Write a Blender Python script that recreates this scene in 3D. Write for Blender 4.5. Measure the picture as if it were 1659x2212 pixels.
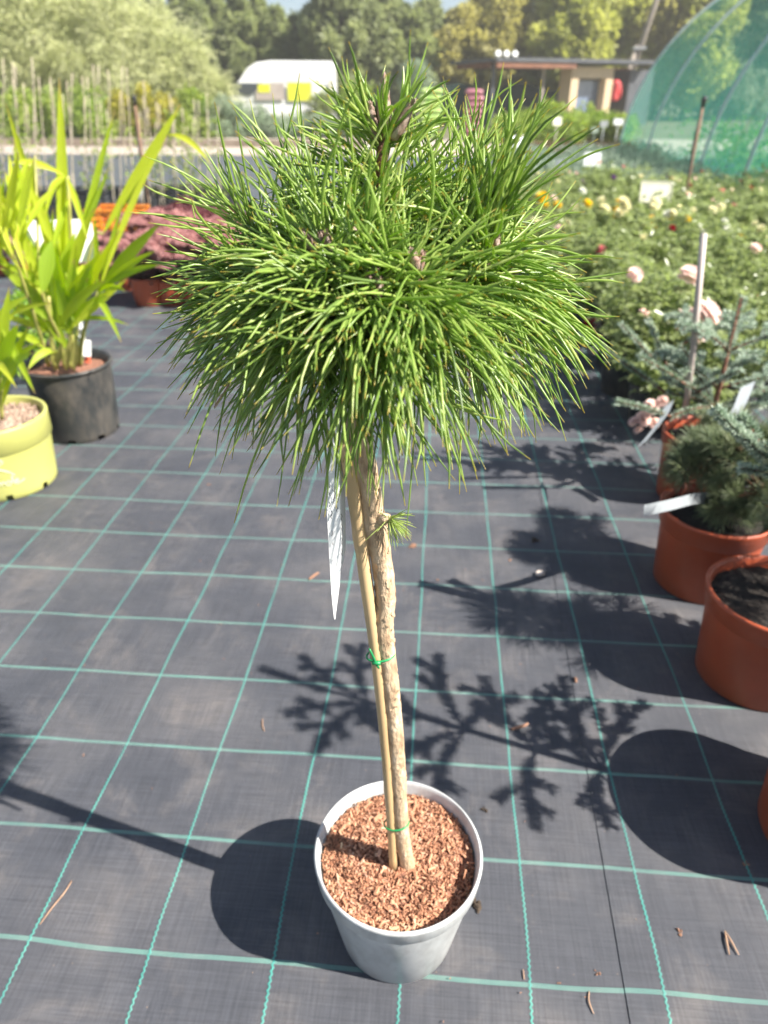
import bpy, math, random
import numpy as np
from mathutils import Vector, Matrix

random.seed(7)
RNG = np.random.default_rng(11)
scene = bpy.context.scene
for o in list(bpy.data.objects):
    bpy.data.objects.remove(o)
COL = scene.collection

# ---------------------------------------------------------------- camera, world, sun, exposure
F_PX, HORIZON, CAM_H = 1500.0, 206.0, 1.17          # measured on a 1659 x 2212 view of the photograph
PITCH = math.atan((1106.0 - HORIZON) / F_PX)
cam_data = bpy.data.cameras.new('camera')
cam = bpy.data.objects.new('camera', cam_data)
COL.objects.link(cam)
cam.location = (0, 0, CAM_H)
cam.rotation_euler = (math.pi / 2 - PITCH, 0, 0)
cam_data.sensor_fit = 'VERTICAL'
cam_data.sensor_height = 34.6
cam_data.sensor_width = 34.6 * 0.75
cam_data.lens = F_PX / 2212.0 * 34.6
cam_data.clip_start = 0.02
cam_data.clip_end = 600
cam_data.dof.use_dof = True
cam_data.dof.focus_distance = 0.65
cam_data.dof.aperture_fstop = 5.0
scene.camera = cam

SUN_EL = math.radians(44.5)
SUN_H = Vector((0.936, -0.353, 0)).normalized()
TO_SUN = Vector((SUN_H.x * math.cos(SUN_EL), SUN_H.y * math.cos(SUN_EL), math.sin(SUN_EL)))

world = bpy.data.worlds.new('World')
scene.world = world
world.use_nodes = True
wn, wl = world.node_tree.nodes, world.node_tree.links
wn.clear()
w_out = wn.new('ShaderNodeOutputWorld')
w_bg = wn.new('ShaderNodeBackground')
w_bg.inputs['Strength'].default_value = 0.05
w_sky = wn.new('ShaderNodeTexSky')
w_sky.sky_type = 'NISHITA'
w_sky.sun_disc = False
w_sky.sun_elevation = SUN_EL
w_sky.dust_density = 0.5
w_sky.ozone_density = 3.5
w_sky.sun_rotation = math.atan2(SUN_H.x, SUN_H.y)
w_tc = wn.new('ShaderNodeTexCoord')
w_map = wn.new('ShaderNodeMapping')
w_map.inputs['Scale'].default_value = (2.2, 2.2, 5.0)
w_noise = wn.new('ShaderNodeTexNoise')
w_noise.inputs['Scale'].default_value = 1.6
w_noise.inputs['Detail'].default_value = 7
w_ramp = wn.new('ShaderNodeValToRGB')
w_ramp.color_ramp.elements[0].position = 0.54
w_ramp.color_ramp.elements[1].position = 0.72
w_mix = wn.new('ShaderNodeMix')
w_mix.data_type = 'RGBA'
w_mix.inputs[7].default_value = (9.5, 9.6, 9.8, 1)
wl.new(w_tc.outputs['Generated'], w_map.inputs['Vector'])
wl.new(w_map.outputs['Vector'], w_noise.inputs['Vector'])
wl.new(w_noise.outputs['Fac'], w_ramp.inputs['Fac'])
wl.new(w_ramp.outputs['Color'], w_mix.inputs[0])
wl.new(w_sky.outputs['Color'], w_mix.inputs[6])
wl.new(w_mix.outputs[2], w_bg.inputs['Color'])
wl.new(w_bg.outputs['Background'], w_out.inputs['Surface'])

sun_data = bpy.data.lights.new('sun', 'SUN')
sun_data.energy = 5.0
sun_data.angle = math.radians(0.53)
sun_data.color = (1.0, 0.945, 0.86)
sun = bpy.data.objects.new('sun', sun_data)
COL.objects.link(sun)
sun.rotation_euler = TO_SUN.to_track_quat('Z', 'Y').to_euler()
sun.location = (3, -1, 6)

vs = scene.view_settings
vs.view_transform = 'Standard'
vs.look = 'None'
vs.gamma = 1.0
vs.use_curve_mapping = False
vs.exposure = 1.45
scene.render.engine = 'CYCLES'
cy = scene.cycles
cy.use_denoising = True
cy.use_adaptive_sampling = True
cy.adaptive_threshold = 0.02
cy.max_bounces = 6
cy.diffuse_bounces = 3
cy.glossy_bounces = 2
cy.transmission_bounces = 4
cy.transparent_max_bounces = 12
cy.caustics_reflective = False
cy.caustics_refractive = False
cy.sample_clamp_indirect = 4

# ---------------------------------------------------------------- measuring helpers (photo point -> place on site)
cP, sP = math.cos(PITCH), math.sin(PITCH)
def ray(x, y):
    u = (x - 829.5) / F_PX
    v = (1106.0 - y) / F_PX
    return Vector((u, cP + v * sP, -sP + v * cP))
def gp(x, y, h=0.0):
    r = ray(x, y)
    t = (h - CAM_H) / r.z
    return Vector((r.x * t, r.y * t, h))
def at(x, y, d):
    r = ray(x, y)
    t = d / r.y
    return Vector((r.x * t, d, CAM_H + r.z * t))

GA = math.radians(-4.53)
E1 = Vector((math.cos(GA), math.sin(GA), 0))
E2 = Vector((-math.sin(GA), math.cos(GA), 0))
G0 = Vector((0.2243, 0.5415, 0))

# ---------------------------------------------------------------- mesh builder
class MB:
    def __init__(self):
        self.v, self.f, self.u, self.m = [], [], [], []
        self.n = 0
    def add(self, verts, faces, uv=None, mi=0):
        verts = np.asarray(verts, dtype=np.float64).reshape(-1, 3)
        self.v.append(verts)
        self.u.append(np.zeros((len(verts), 2)) if uv is None else np.asarray(uv, dtype=np.float64).reshape(-1, 2))
        if isinstance(faces, np.ndarray):
            self.f.append((faces + self.n, mi))
        else:
            for k in set(len(q) for q in faces):
                self.f.append((np.array([q for q in faces if len(q) == k], dtype=np.int64) + self.n, mi))
        self.n += len(verts)
    def box(self, c, s, rz=0.0, mi=0, M=None):
        x, y, z = s[0] / 2, s[1] / 2, s[2] / 2
        p = np.array([(a, b, d) for a in (-x, x) for b in (-y, y) for d in (-z, z)])
        ca, sa = math.cos(rz), math.sin(rz)
        R = np.array([[ca, -sa, 0], [sa, ca, 0], [0, 0, 1]])
        if M is not None:
            R = np.array(M)
        p = p @ R.T + np.array(c)
        self.add(p, [(0, 1, 3, 2), (4, 6, 7, 5), (0, 4, 5, 1), (2, 3, 7, 6), (0, 2, 6, 4), (1, 5, 7, 3)], mi=mi)
    def tube(self, pts, radii, sides=10, cap=True, mi=0, jit=0.0, vrand=0.5, rng=None):
        pts = [Vector(p) for p in pts]
        n = len(pts)
        if not hasattr(radii, '__len__'):
            radii = [radii] * n
        t0 = (pts[1] - pts[0]).normalized()
        ref = Vector((0, 0, 1)) if abs(t0.z) < 0.9 else Vector((1, 0, 0))
        a = t0.cross(ref).normalized()
        V, U = [], []
        for i in range(n):
            t = (pts[min(i + 1, n - 1)] - pts[max(i - 1, 0)]).normalized()
            a = (a - t * a.dot(t)).normalized()
            b = t.cross(a)
            for k in range(sides):
                an = 2 * math.pi * k / sides
                r = radii[i] * (1 + (jit * (rng or RNG).uniform(-1, 1) if jit else 0))
                V.append(pts[i] + a * (math.cos(an) * r) + b * (math.sin(an) * r))
                U.append((i / (n - 1), vrand))
        Fc = [(i * sides + k, i * sides + (k + 1) % sides, (i + 1) * sides + (k + 1) % sides, (i + 1) * sides + k)
              for i in range(n - 1) for k in range(sides)]
        self.add(V, Fc, U, mi)
        if cap:
            base = self.n - len(V)
            for s, rev in ((0, True), (n - 1, False)):
                q = [base + s * sides + k for k in range(sides)]
                self.f.append((np.array([q[::-1] if rev else q], dtype=np.int64), mi))
    def lathe(self, prof, segs=56, c=(0, 0, 0), mi=0, fn=None):
        V, U = [], []
        m = len(prof)
        for k in range(segs):
            a = 2 * math.pi * k / segs
            for j, (r, z) in enumerate(prof):
                x, y = r * math.cos(a), r * math.sin(a)
                if fn:
                    x, y, z2 = fn(x, y, z, a)
                else:
                    z2 = z
                V.append((c[0] + x, c[1] + y, c[2] + z2))
                U.append((j / (m - 1), k / segs))
        Fc = [(k * m + j, ((k + 1) % segs) * m + j, ((k + 1) % segs) * m + j + 1, k * m + j + 1)
              for k in range(segs) for j in range(m - 1)]
        self.add(V, Fc, U, mi)
    def build(self, name, mats, parent=None, smooth=True, link=True):
        me = bpy.data.meshes.new(name)
        V = np.concatenate(self.v)
        U = np.concatenate(self.u)
        me.vertices.add(len(V))
        me.vertices.foreach_set('co', V.astype(np.float32).ravel())
        lt = np.concatenate([np.full(len(f), f.shape[1]) for f, _ in self.f])
        lv = np.concatenate([f.ravel() for f, _ in self.f])
        mi = np.concatenate([np.full(len(f), m) for f, m in self.f])
        ls = np.concatenate([[0], np.cumsum(lt)[:-1]])
        me.loops.add(len(lv))
        me.loops.foreach_set('vertex_index', lv.astype(np.int32))
        me.polygons.add(len(lt))
        me.polygons.foreach_set('loop_start', ls.astype(np.int32))
        me.polygons.foreach_set('loop_total', lt.astype(np.int32))
        me.polygons.foreach_set('material_index', mi.astype(np.int32))
        me.polygons.foreach_set('use_smooth', np.full(len(lt), smooth))
        uvl = me.uv_layers.new(name='uv')
        uvl.data.foreach_set('uv', U[lv].astype(np.float32).ravel())
        me.update(calc_edges=True)
        for m in (mats if isinstance(mats, (list, tuple)) else [mats]):
            me.materials.append(m)
        if not link:
            return me
        return obj(name, me, parent)

def obj(name, me, parent=None):
    o = bpy.data.objects.new(name, me)
    COL.objects.link(o)
    if parent is not None:
        o.parent = parent
    return o
def tag(o, label=None, cat=None, group=None, kind=None):
    if label: o['label'] = label
    if cat: o['category'] = cat
    if group: o['group'] = group
    if kind: o['kind'] = kind
    return o
def thing(name, loc, label, cat, group=None, rz=0.0):
    o = bpy.data.objects.new(name, None)
    o.empty_display_size = 0.05
    COL.objects.link(o)
    o.location = loc
    o.rotation_euler = (0, 0, rz)
    return tag(o, label, cat, group)
def copy_tree(root, loc, rz=0.0, scale=1.0, label=None):
    r = root.copy()
    COL.objects.link(r)
    r.location = loc
    r.rotation_euler = (0, 0, rz)
    r.scale = (scale,) * 3
    if label: r['label'] = label
    for ch in list(root.children):
        c = ch.copy()
        COL.objects.link(c)
        c.parent = r
        for g in list(ch.children):
            d = g.copy()
            COL.objects.link(d)
            d.parent = c
    return r

# ---------------------------------------------------------------- materials
def new_mat(name):
    m = bpy.data.materials.new(name)
    m.use_nodes = True
    nt = m.node_tree
    b = nt.nodes['Principled BSDF']
    return m, nt, b
def N(nt, t, **kw):
    n = nt.nodes.new(t)
    for k, v in kw.items():
        setattr(n, k, v)
    return n
def ramp(nt, stops):
    r = N(nt, 'ShaderNodeValToRGB')
    el = r.color_ramp.elements
    while len(el) > 1:
        el.remove(el[-1])
    el[0].position, el[0].color = stops[0][0], (*stops[0][1], 1)
    for p, c in stops[1:]:
        e = el.new(p)
        e.color = (*c, 1)
    return r
def surf_mat(name, stops, scale=20.0, rough=0.6, bump=0.0, bscale=None, detail=5, spec=0.5, metallic=0.0, stretch=(1, 1, 1), coat=0.0, bdist=0.002):
    m, nt, b = new_mat(name)
    tc = N(nt, 'ShaderNodeTexCoord')
    mp = N(nt, 'ShaderNodeMapping')
    mp.inputs['Scale'].default_value = stretch
    nz = N(nt, 'ShaderNodeTexNoise')
    nz.inputs['Scale'].default_value = scale
    nz.inputs['Detail'].default_value = detail
    rp = ramp(nt, stops)
    nt.links.new(tc.outputs['Object'], mp.inputs['Vector'])
    nt.links.new(mp.outputs['Vector'], nz.inputs['Vector'])
    nt.links.new(nz.outputs['Fac'], rp.inputs['Fac'])
    nt.links.new(rp.outputs['Color'], b.inputs['Base Color'])
    b.inputs['Roughness'].default_value = rough
    b.inputs['Specular IOR Level'].default_value = spec
    b.inputs['Metallic'].default_value = metallic
    if bump:
        n2 = N(nt, 'ShaderNodeTexNoise')
        n2.inputs['Scale'].default_value = bscale or scale * 3
        n2.inputs['Detail'].default_value = 6
        nt.links.new(mp.outputs['Vector'], n2.inputs['Vector'])
        bp = N(nt, 'ShaderNodeBump')
        bp.inputs['Strength'].default_value = bump
        bp.inputs['Distance'].default_value = bdist
        nt.links.new(n2.outputs['Fac'], bp.inputs['Height'])
        nt.links.new(bp.outputs['Normal'], b.inputs['Normal'])
    return m
def leaf_mat(name, cols, trans=0.3, rough=0.45, spec=0.4, along=None, tcol=None):
    """cols: colours picked by the random uv.v of each leaf; along: ramp stops along uv.u multiplied in by mix"""
    m, nt, b = new_mat(name)
    uv = N(nt, 'ShaderNodeUVMap')
    sep = N(nt, 'ShaderNodeSeparateXYZ')
    nt.links.new(uv.outputs['UV'], sep.inputs['Vector'])
    rp = ramp(nt, [(i / max(1, len(cols) - 1), c) for i, c in enumerate(cols)])
    nt.links.new(sep.outputs['Y'], rp.inputs['Fac'])
    colout = rp.outputs['Color']
    if along:
        for (p0, p1, c) in along:
            mr = N(nt, 'ShaderNodeMapRange')
            mr.inputs['From Min'].default_value = p0
            mr.inputs['From Max'].default_value = p1
            nt.links.new(sep.outputs['X'], mr.inputs['Value'])
            mx = N(nt, 'ShaderNodeMix', data_type='RGBA')
            mx.inputs[7].default_value = (*c, 1)
            nt.links.new(mr.outputs['Result'], mx.inputs[0])
            nt.links.new(colout, mx.inputs[6])
            colout = mx.outputs[2]
    nt.links.new(colout, b.inputs['Base Color'])
    b.inputs['Roughness'].default_value = rough
    b.inputs['Specular IOR Level'].default_value = spec
    if trans:
        tr = N(nt, 'ShaderNodeBsdfTranslucent')
        hs = N(nt, 'ShaderNodeHueSaturation')
        hs.inputs['Saturation'].default_value = 1.15
        hs.inputs['Value'].default_value = 1.5
        nt.links.new(colout, hs.inputs['Color'])
        nt.links.new(hs.outputs['Color'], tr.inputs['Color'])
        ms = N(nt, 'ShaderNodeMixShader')
        ms.inputs['Fac'].default_value = trans
        nt.links.new(b.outputs['BSDF'], ms.inputs[1])
        nt.links.new(tr.outputs['BSDF'], ms.inputs[2])
        nt.links.new(ms.outputs['Shader'], nt.nodes['Material Output'].inputs['Surface'])
    return m

def math_node(nt, op, a, b=None, c=None):
    n = N(nt, 'ShaderNodeMath', operation=op)
    for i, v in enumerate((a, b, c)):
        if v is None: continue
        if isinstance(v, (int, float)):
            n.inputs[i].default_value = v
        else:
            nt.links.new(v, n.inputs[i])
    return n.outputs[0]

def mat_weed_mat():
    m, nt, b = new_mat('woven_weed_mat')
    L = nt.links.new
    geo = N(nt, 'ShaderNodeNewGeometry')
    mp = N(nt, 'ShaderNodeMapping')
    mp.vector_type = 'POINT'
    ca, sa = math.cos(-GA), math.sin(-GA)
    mp.inputs['Rotation'].default_value = (0, 0, -GA)
    mp.inputs['Location'].default_value = (-(ca * G0.x - sa * G0.y), -(sa * G0.x + ca * G0.y), 0)
    L(geo.outputs['Position'], mp.inputs['Vector'])
    warp = N(nt, 'ShaderNodeTexNoise')
    warp.inputs['Scale'].default_value = 2.3
    warp.inputs['Detail'].default_value = 2
    L(mp.outputs['Vector'], warp.inputs['Vector'])
    wsub = N(nt, 'ShaderNodeVectorMath', operation='SUBTRACT')
    wsub.inputs[1].default_value = (0.5, 0.5, 0.5)
    L(warp.outputs['Color'], wsub.inputs[0])
    wsc = N(nt, 'ShaderNodeVectorMath', operation='SCALE')
    wsc.inputs['Scale'].default_value = 0.022
    L(wsub.outputs[0], wsc.inputs[0])
    wad = N(nt, 'ShaderNodeVectorMath', operation='ADD')
    L(mp.outputs['Vector'], wad.inputs[0])
    L(wsc.outputs[0], wad.inputs[1])
    sp = N(nt, 'ShaderNodeSeparateXYZ')
    L(wad.outputs[0], sp.inputs[0])
    X, Y = sp.outputs['X'], sp.outputs['Y']
    def dist_line(c, cell=0.2):
        q = math_node(nt, 'DIVIDE', c, cell)
        q = math_node(nt, 'ADD', q, 0.5)
        q = math_node(nt, 'FRACT', q)
        q = math_node(nt, 'SUBTRACT', q, 0.5)
        return math_node(nt, 'MULTIPLY', q, cell)        # signed metres from the nearest line
    dx, dy = dist_line(X), dist_line(Y)
    # twisted column thread: zigzags with 9 mm period
    zz = math_node(nt, 'PINGPONG', Y, 0.0045)
    zz = math_node(nt, 'SUBTRACT', zz, 0.00225)
    zz = math_node(nt, 'MULTIPLY', zz, 0.55)
    dxz = math_node(nt, 'ABSOLUTE', math_node(nt, 'ADD', dx, zz))
    colm = N(nt, 'ShaderNodeMapRange'); colm.inputs['From Min'].default_value = 0.0023; colm.inputs['From Max'].default_value = 0.0013
    L(dxz, colm.inputs['Value'])
    ady = math_node(nt, 'ABSOLUTE', dy)
    rowm = N(nt, 'ShaderNodeMapRange'); rowm.inputs['From Min'].default_value = 0.0040; rowm.inputs['From Max'].default_value = 0.0030
    L(ady, rowm.inputs['Value'])
    # weave: fine checks of warp and weft
    wx = math_node(nt, 'SINE', math_node(nt, 'MULTIPLY', X, 2 * math.pi / 0.0030))
    wy = math_node(nt, 'SINE', math_node(nt, 'MULTIPLY', Y, 2 * math.pi / 0.0034))
    weave = math_node(nt, 'MULTIPLY', wx, wy)
    rib = math_node(nt, 'MULTIPLY_ADD', wx, 0.28, 0.72)
    thr = math_node(nt, 'MULTIPLY_ADD', math_node(nt, 'COSINE', math_node(nt, 'MULTIPLY', dy, 2 * math.pi / 0.0026)), 0.22, 0.78)
    fade = N(nt, 'ShaderNodeTexNoise'); fade.inputs['Scale'].default_value = 6.0; fade.inputs['Detail'].default_value = 5
    L(mp.outputs['Vector'], fade.inputs['Vector'])
    fdr = N(nt, 'ShaderNodeMapRange'); fdr.inputs['From Min'].default_value = 0.3; fdr.inputs['From Max'].default_value = 0.65; fdr.inputs['To Min'].default_value = 0.55; fdr.inputs['To Max'].default_value = 0.95
    L(fade.outputs['Fac'], fdr.inputs['Value'])
    rowf = math_node(nt, 'MULTIPLY', math_node(nt, 'MULTIPLY', math_node(nt, 'MULTIPLY', rowm.outputs['Result'], rib), thr), fdr.outputs['Result'])
    # base colour: black tape, dusty, streaks
    big = N(nt, 'ShaderNodeTexNoise'); big.inputs['Scale'].default_value = 3.4; big.inputs['Detail'].default_value = 8; big.inputs['Roughness'].default_value = 0.62
    L(mp.outputs['Vector'], big.inputs['Vector'])
    br = ramp(nt, [(0.25, (0.048, 0.052, 0.064)), (0.46, (0.066, 0.069, 0.081)), (0.60, (0.092, 0.092, 0.101)), (0.72, (0.125, 0.117, 0.118)), (0.85, (0.17, 0.155, 0.15))])
    L(big.outputs['Fac'], br.inputs['Fac'])
    stain = N(nt, 'ShaderNodeTexNoise'); stain.inputs['Scale'].default_value = 6.5; stain.inputs['Detail'].default_value = 11; stain.inputs['Roughness'].default_value = 0.68; stain.inputs['Distortion'].default_value = 0.6
    L(mp.outputs['Vector'], stain.inputs['Vector'])
    smr = N(nt, 'ShaderNodeMapRange'); smr.inputs['From Min'].default_value = 0.52; smr.inputs['From Max'].default_value = 0.74; smr.inputs['To Max'].default_value = 0.55
    L(stain.outputs['Fac'], smr.inputs['Value'])
    brm = N(nt, 'ShaderNodeMix', data_type='RGBA'); brm.inputs[7].default_value = (0.185, 0.165, 0.155, 1)
    L(smr.outputs['Result'], brm.inputs[0]); L(br.outputs['Color'], brm.inputs[6])
    stm = N(nt, 'ShaderNodeMapping'); stm.inputs['Scale'].default_value = (260, 9, 1)
    L(mp.outputs['Vector'], stm.inputs['Vector'])
    stn = N(nt, 'ShaderNodeTexNoise'); stn.inputs['Scale'].default_value = 1.0; stn.inputs['Detail'].default_value = 3
    L(stm.outputs['Vector'], stn.inputs['Vector'])
    stm2 = N(nt, 'ShaderNodeMapping'); stm2.inputs['Scale'].default_value = (9, 280, 1)
    L(mp.outputs['Vector'], stm2.inputs['Vector'])
    stn2 = N(nt, 'ShaderNodeTexNoise'); stn2.inputs['Scale'].default_value = 1.0; stn2.inputs['Detail'].default_value = 3
    L(stm2.outputs['Vector'], stn2.inputs['Vector'])
    stv = math_node(nt, 'ADD', stn.outputs['Fac'], stn2.outputs['Fac'])
    fac = math_node(nt, 'MULTIPLY_ADD', weave, 0.16, math_node(nt, 'MULTIPLY_ADD', stv, 0.75, 0.25))
    bm = N(nt, 'ShaderNodeMix', data_type='RGBA', blend_type='MULTIPLY')
    bm.inputs[0].default_value = 1.0
    L(brm.outputs[2], bm.inputs[6])
    cc = N(nt, 'ShaderNodeCombineColor')
    for i in range(3): L(fac, cc.inputs[i])
    L(cc.outputs[0], bm.inputs[7])
    # specks of dust and crumbs
    vor = N(nt, 'ShaderNodeTexVoronoi'); vor.inputs['Scale'].default_value = 42
    L(mp.outputs['Vector'], vor.inputs['Vector'])
    spk = N(nt, 'ShaderNodeMapRange'); spk.inputs['From Min'].default_value = 0.055; spk.inputs['From Max'].default_value = 0.03
    L(vor.outputs['Distance'], spk.inputs['Value'])
    rs = N(nt, 'ShaderNodeSeparateColor'); L(vor.outputs['Color'], rs.inputs[0])
    few = math_node(nt, 'GREATER_THAN', rs.outputs[0], 0.72)
    sm = N(nt, 'ShaderNodeMix', data_type='RGBA')
    L(math_node(nt, 'MULTIPLY', spk.outputs['Result'], few), sm.inputs[0])
    L(bm.outputs[2], sm.inputs[6]); sm.inputs[7].default_value = (0.24, 0.17, 0.13, 1)
    # green threads
    wear = N(nt, 'ShaderNodeTexNoise'); wear.inputs['Scale'].default_value = 14; wear.inputs['Detail'].default_value = 4
    L(mp.outputs['Vector'], wear.inputs['Vector'])
    rc = ramp(nt, [(0.3, (0.12, 0.36, 0.30)), (0.7, (0.24, 0.42, 0.35))])
    L(wear.outputs['Fac'], rc.inputs['Fac'])
    m1 = N(nt, 'ShaderNodeMix', data_type='RGBA'); L(rowf, m1.inputs[0]); L(sm.outputs[2], m1.inputs[6]); L(rc.outputs['Color'], m1.inputs[7])
    cc2 = ramp(nt, [(0.3, (0.04, 0.29, 0.25)), (0.7, (0.12, 0.36, 0.30))])
    L(wear.outputs['Fac'], cc2.inputs['Fac'])
    m2 = N(nt, 'ShaderNodeMix', data_type='RGBA'); L(math_node(nt, 'MULTIPLY', colm.outputs['Result'], fdr.outputs['Result']), m2.inputs[0]); L(m1.outputs[2], m2.inputs[6]); L(cc2.outputs['Color'], m2.inputs[7])
    L(m2.outputs[2], b.inputs['Base Color'])
    b.inputs['Roughness'].default_value = 0.52
    b.inputs['Specular IOR Level'].default_value = 0.35
    bmp = N(nt, 'ShaderNodeBump'); bmp.inputs['Strength'].default_value = 0.6; bmp.inputs['Distance'].default_value = 0.0008
    hh = math_node(nt, 'ADD', weave, math_node(nt, 'MULTIPLY', math_node(nt, 'ADD', rowf, colm.outputs['Result']), 2.0))
    L(hh, bmp.inputs['Height'])
    bmp2 = N(nt, 'ShaderNodeBump'); bmp2.inputs['Strength'].default_value = 0.4; bmp2.inputs['Distance'].default_value = 0.02
    L(big.outputs['Fac'], bmp2.inputs['Height'])
    L(bmp2.outputs['Normal'], bmp.inputs['Normal'])
    L(bmp.outputs['Normal'], b.inputs['Normal'])
    return m

M = {}
M['mat'] = mat_weed_mat()
M['grey_pot'] = surf_mat('grey_plastic', [(0.3, (0.48, 0.50, 0.50)), (0.55, (0.58, 0.59, 0.58)), (0.75, (0.66, 0.66, 0.64))], 11, 0.42, 0.12, 60, bdist=0.0015)
def scuff(m, dirt, amount=0.6, scale=26.0):
    nt = m.node_tree; b = nt.nodes['Principled BSDF']
    src = b.inputs['Base Color'].links[0].from_socket
    tc = N(nt, 'ShaderNodeTexCoord'); sp = N(nt, 'ShaderNodeSeparateXYZ'); nt.links.new(tc.outputs['Object'], sp.inputs[0])
    n1 = N(nt, 'ShaderNodeTexNoise'); n1.inputs['Scale'].default_value = scale; n1.inputs['Detail'].default_value = 9; n1.inputs['Roughness'].default_value = 0.7
    mp = N(nt, 'ShaderNodeMapping'); mp.inputs['Scale'].default_value = (1, 1, 0.45); mp.inputs['Rotation'].default_value = (0.3, 0.5, 0)
    nt.links.new(tc.outputs['Object'], mp.inputs['Vector']); nt.links.new(mp.outputs['Vector'], n1.inputs['Vector'])
    mr = N(nt, 'ShaderNodeMapRange'); mr.inputs['From Min'].default_value = 0.46; mr.inputs['From Max'].default_value = 0.70; mr.inputs['To Max'].default_value = amount
    nt.links.new(n1.outputs['Fac'], mr.inputs['Value'])
    # splashed dirt, thickest at the foot
    ft = N(nt, 'ShaderNodeMapRange'); ft.inputs['From Min'].default_value = 0.06; ft.inputs['From Max'].default_value = 0.0
    nt.links.new(sp.outputs['Z'], ft.inputs['Value'])
    f = math_node(nt, 'MULTIPLY', ft.outputs['Result'], math_node(nt, 'POWER', n1.outputs['Fac'], 1.5))
    fac = math_node(nt, 'MINIMUM', math_node(nt, 'ADD', mr.outputs['Result'], f), 0.85)
    mx = N(nt, 'ShaderNodeMix', data_type='RGBA'); mx.inputs[7].default_value = (*dirt, 1)
    nt.links.new(fac, mx.inputs[0]); nt.links.new(src, mx.inputs[6]); nt.links.new(mx.outputs[2], b.inputs['Base Color'])
    return m
scuff(M['grey_pot'], (0.27, 0.255, 0.235), 0.6)
M['terracotta'] = surf_mat('terracotta_plastic', [(0.3, (0.36, 0.065, 0.022)), (0.7, (0.44, 0.085, 0.032))], 14, 0.45, 0.08, 90)
scuff(M['terracotta'], (0.34, 0.12, 0.07), 0.22, 18)
M['lime_pot'] = surf_mat('lime_plastic', [(0.3, (0.43, 0.43, 0.12)), (0.7, (0.48, 0.48, 0.15))], 8, 0.4, 0.05)
M['lime_print'] = surf_mat('pale_print', [(0.3, (0.80, 0.80, 0.50)), (0.7, (0.85, 0.85, 0.60))], 30, 0.5)
M['black_pot'] = surf_mat('black_plastic', [(0.3, (0.018, 0.02, 0.021)), (0.58, (0.034, 0.036, 0.036)), (0.8, (0.10, 0.085, 0.07))], 7, 0.42, 0.1, 50)
scuff(M['black_pot'], (0.16, 0.135, 0.11), 0.5, 16)
M['soil_dark'] = surf_mat('dark_soil', [(0.3, (0.010, 0.008, 0.007)), (0.7, (0.035, 0.026, 0.02))], 90, 0.95, 0.9, 140, bdist=0.006)
M['soil_red'] = surf_mat('bark_soil', [(0.3, (0.15, 0.065, 0.04)), (0.7, (0.34, 0.16, 0.10))], 120, 0.9, 0.9, 200, bdist=0.004)
M['grit'] = surf_mat('pale_grit', [(0.3, (0.16, 0.10, 0.07)), (0.55, (0.38, 0.27, 0.20)), (0.8, (0.62, 0.52, 0.42))], 60, 0.9, 0.8, 120, bdist=0.006)
M['chips'] = leaf_mat('bark_chips', [(0.13, 0.065, 0.04), (0.36, 0.165, 0.095), (0.50, 0.25, 0.145), (0.58, 0.315, 0.19), (0.60, 0.36, 0.25), (0.68, 0.50, 0.30)], 0, 0.8, 0.2)
M['bark'] = surf_mat('pine_bark', [(0.28, (0.25, 0.16, 0.095)), (0.42, (0.46, 0.32, 0.195)), (0.58, (0.57, 0.42, 0.27)), (0.75, (0.68, 0.56, 0.41))], 85, 0.8, 0.9, 260, stretch=(1, 1, 0.42), bdist=0.003)
M['cane'] = surf_mat('bamboo_cane', [(0.3, (0.46, 0.31, 0.15)), (0.6, (0.60, 0.43, 0.23)), (0.8, (0.52, 0.35, 0.17))], 22, 0.42, 0.15, 120, stretch=(1, 1, 0.12), bdist=0.001)
M['old_cane'] = surf_mat('weathered_cane', [(0.3, (0.50, 0.42, 0.30)), (0.7, (0.62, 0.54, 0.42))], 12, 0.7, stretch=(1, 1, 0.1))
M['tie'] = surf_mat('green_tie_wire', [(0.3, (0.01, 0.20, 0.06)), (0.7, (0.02, 0.30, 0.10))], 30, 0.35)
M['twig'] = surf_mat('brown_twig', [(0.3, (0.07, 0.03, 0.02)), (0.6, (0.20, 0.09, 0.05)), (0.8, (0.32, 0.18, 0.11))], 120, 0.85, 0.9, 300, bdist=0.002)
M['bud'] = surf_mat('resin_bud', [(0.3, (0.20, 0.10, 0.065)), (0.52, (0.36, 0.26, 0.21)), (0.78, (0.58, 0.49, 0.44))], 260, 0.8, 1.0, 420, stretch=(1, 1, 0.4), bdist=0.0015)
M['needle'] = leaf_mat('pine_needle', [(0.135, 0.215, 0.050), (0.215, 0.335, 0.065), (0.300, 0.425, 0.090), (0.390, 0.500, 0.130), (0.490, 0.560, 0.210)], 0.4, 0.30, 0.6,
                       along=[(0.10, 0.0, (0.24, 0.24, 0.08)), (0.95, 1.0, (0.46, 0.34, 0.06))])
M['dry_needle'] = surf_mat('dry_needle', [(0.3, (0.30, 0.17, 0.10)), (0.7, (0.45, 0.30, 0.20))], 60, 0.7)
M['white_plastic'] = surf_mat('white_label_plastic', [(0.3, (0.76, 0.78, 0.78)), (0.7, (0.82, 0.83, 0.82))], 12, 0.4)
M['silver_plastic'] = surf_mat('silver_label_film', [(0.3, (0.30, 0.33, 0.35)), (0.7, (0.40, 0.43, 0.45))], 12, 0.3)
M['cream_plastic'] = surf_mat('cream_label_plastic', [(0.3, (0.62, 0.60, 0.45)), (0.7, (0.68, 0.66, 0.52))], 12, 0.45)
M['ink'] = surf_mat('black_ink', [(0.3, (0.02, 0.02, 0.022)), (0.7, (0.03, 0.03, 0.03))], 30, 0.6)
M['red_ink'] = surf_mat('red_print', [(0.3, (0.5, 0.10, 0.05)), (0.7, (0.6, 0.14, 0.07))], 30, 0.6)
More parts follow.
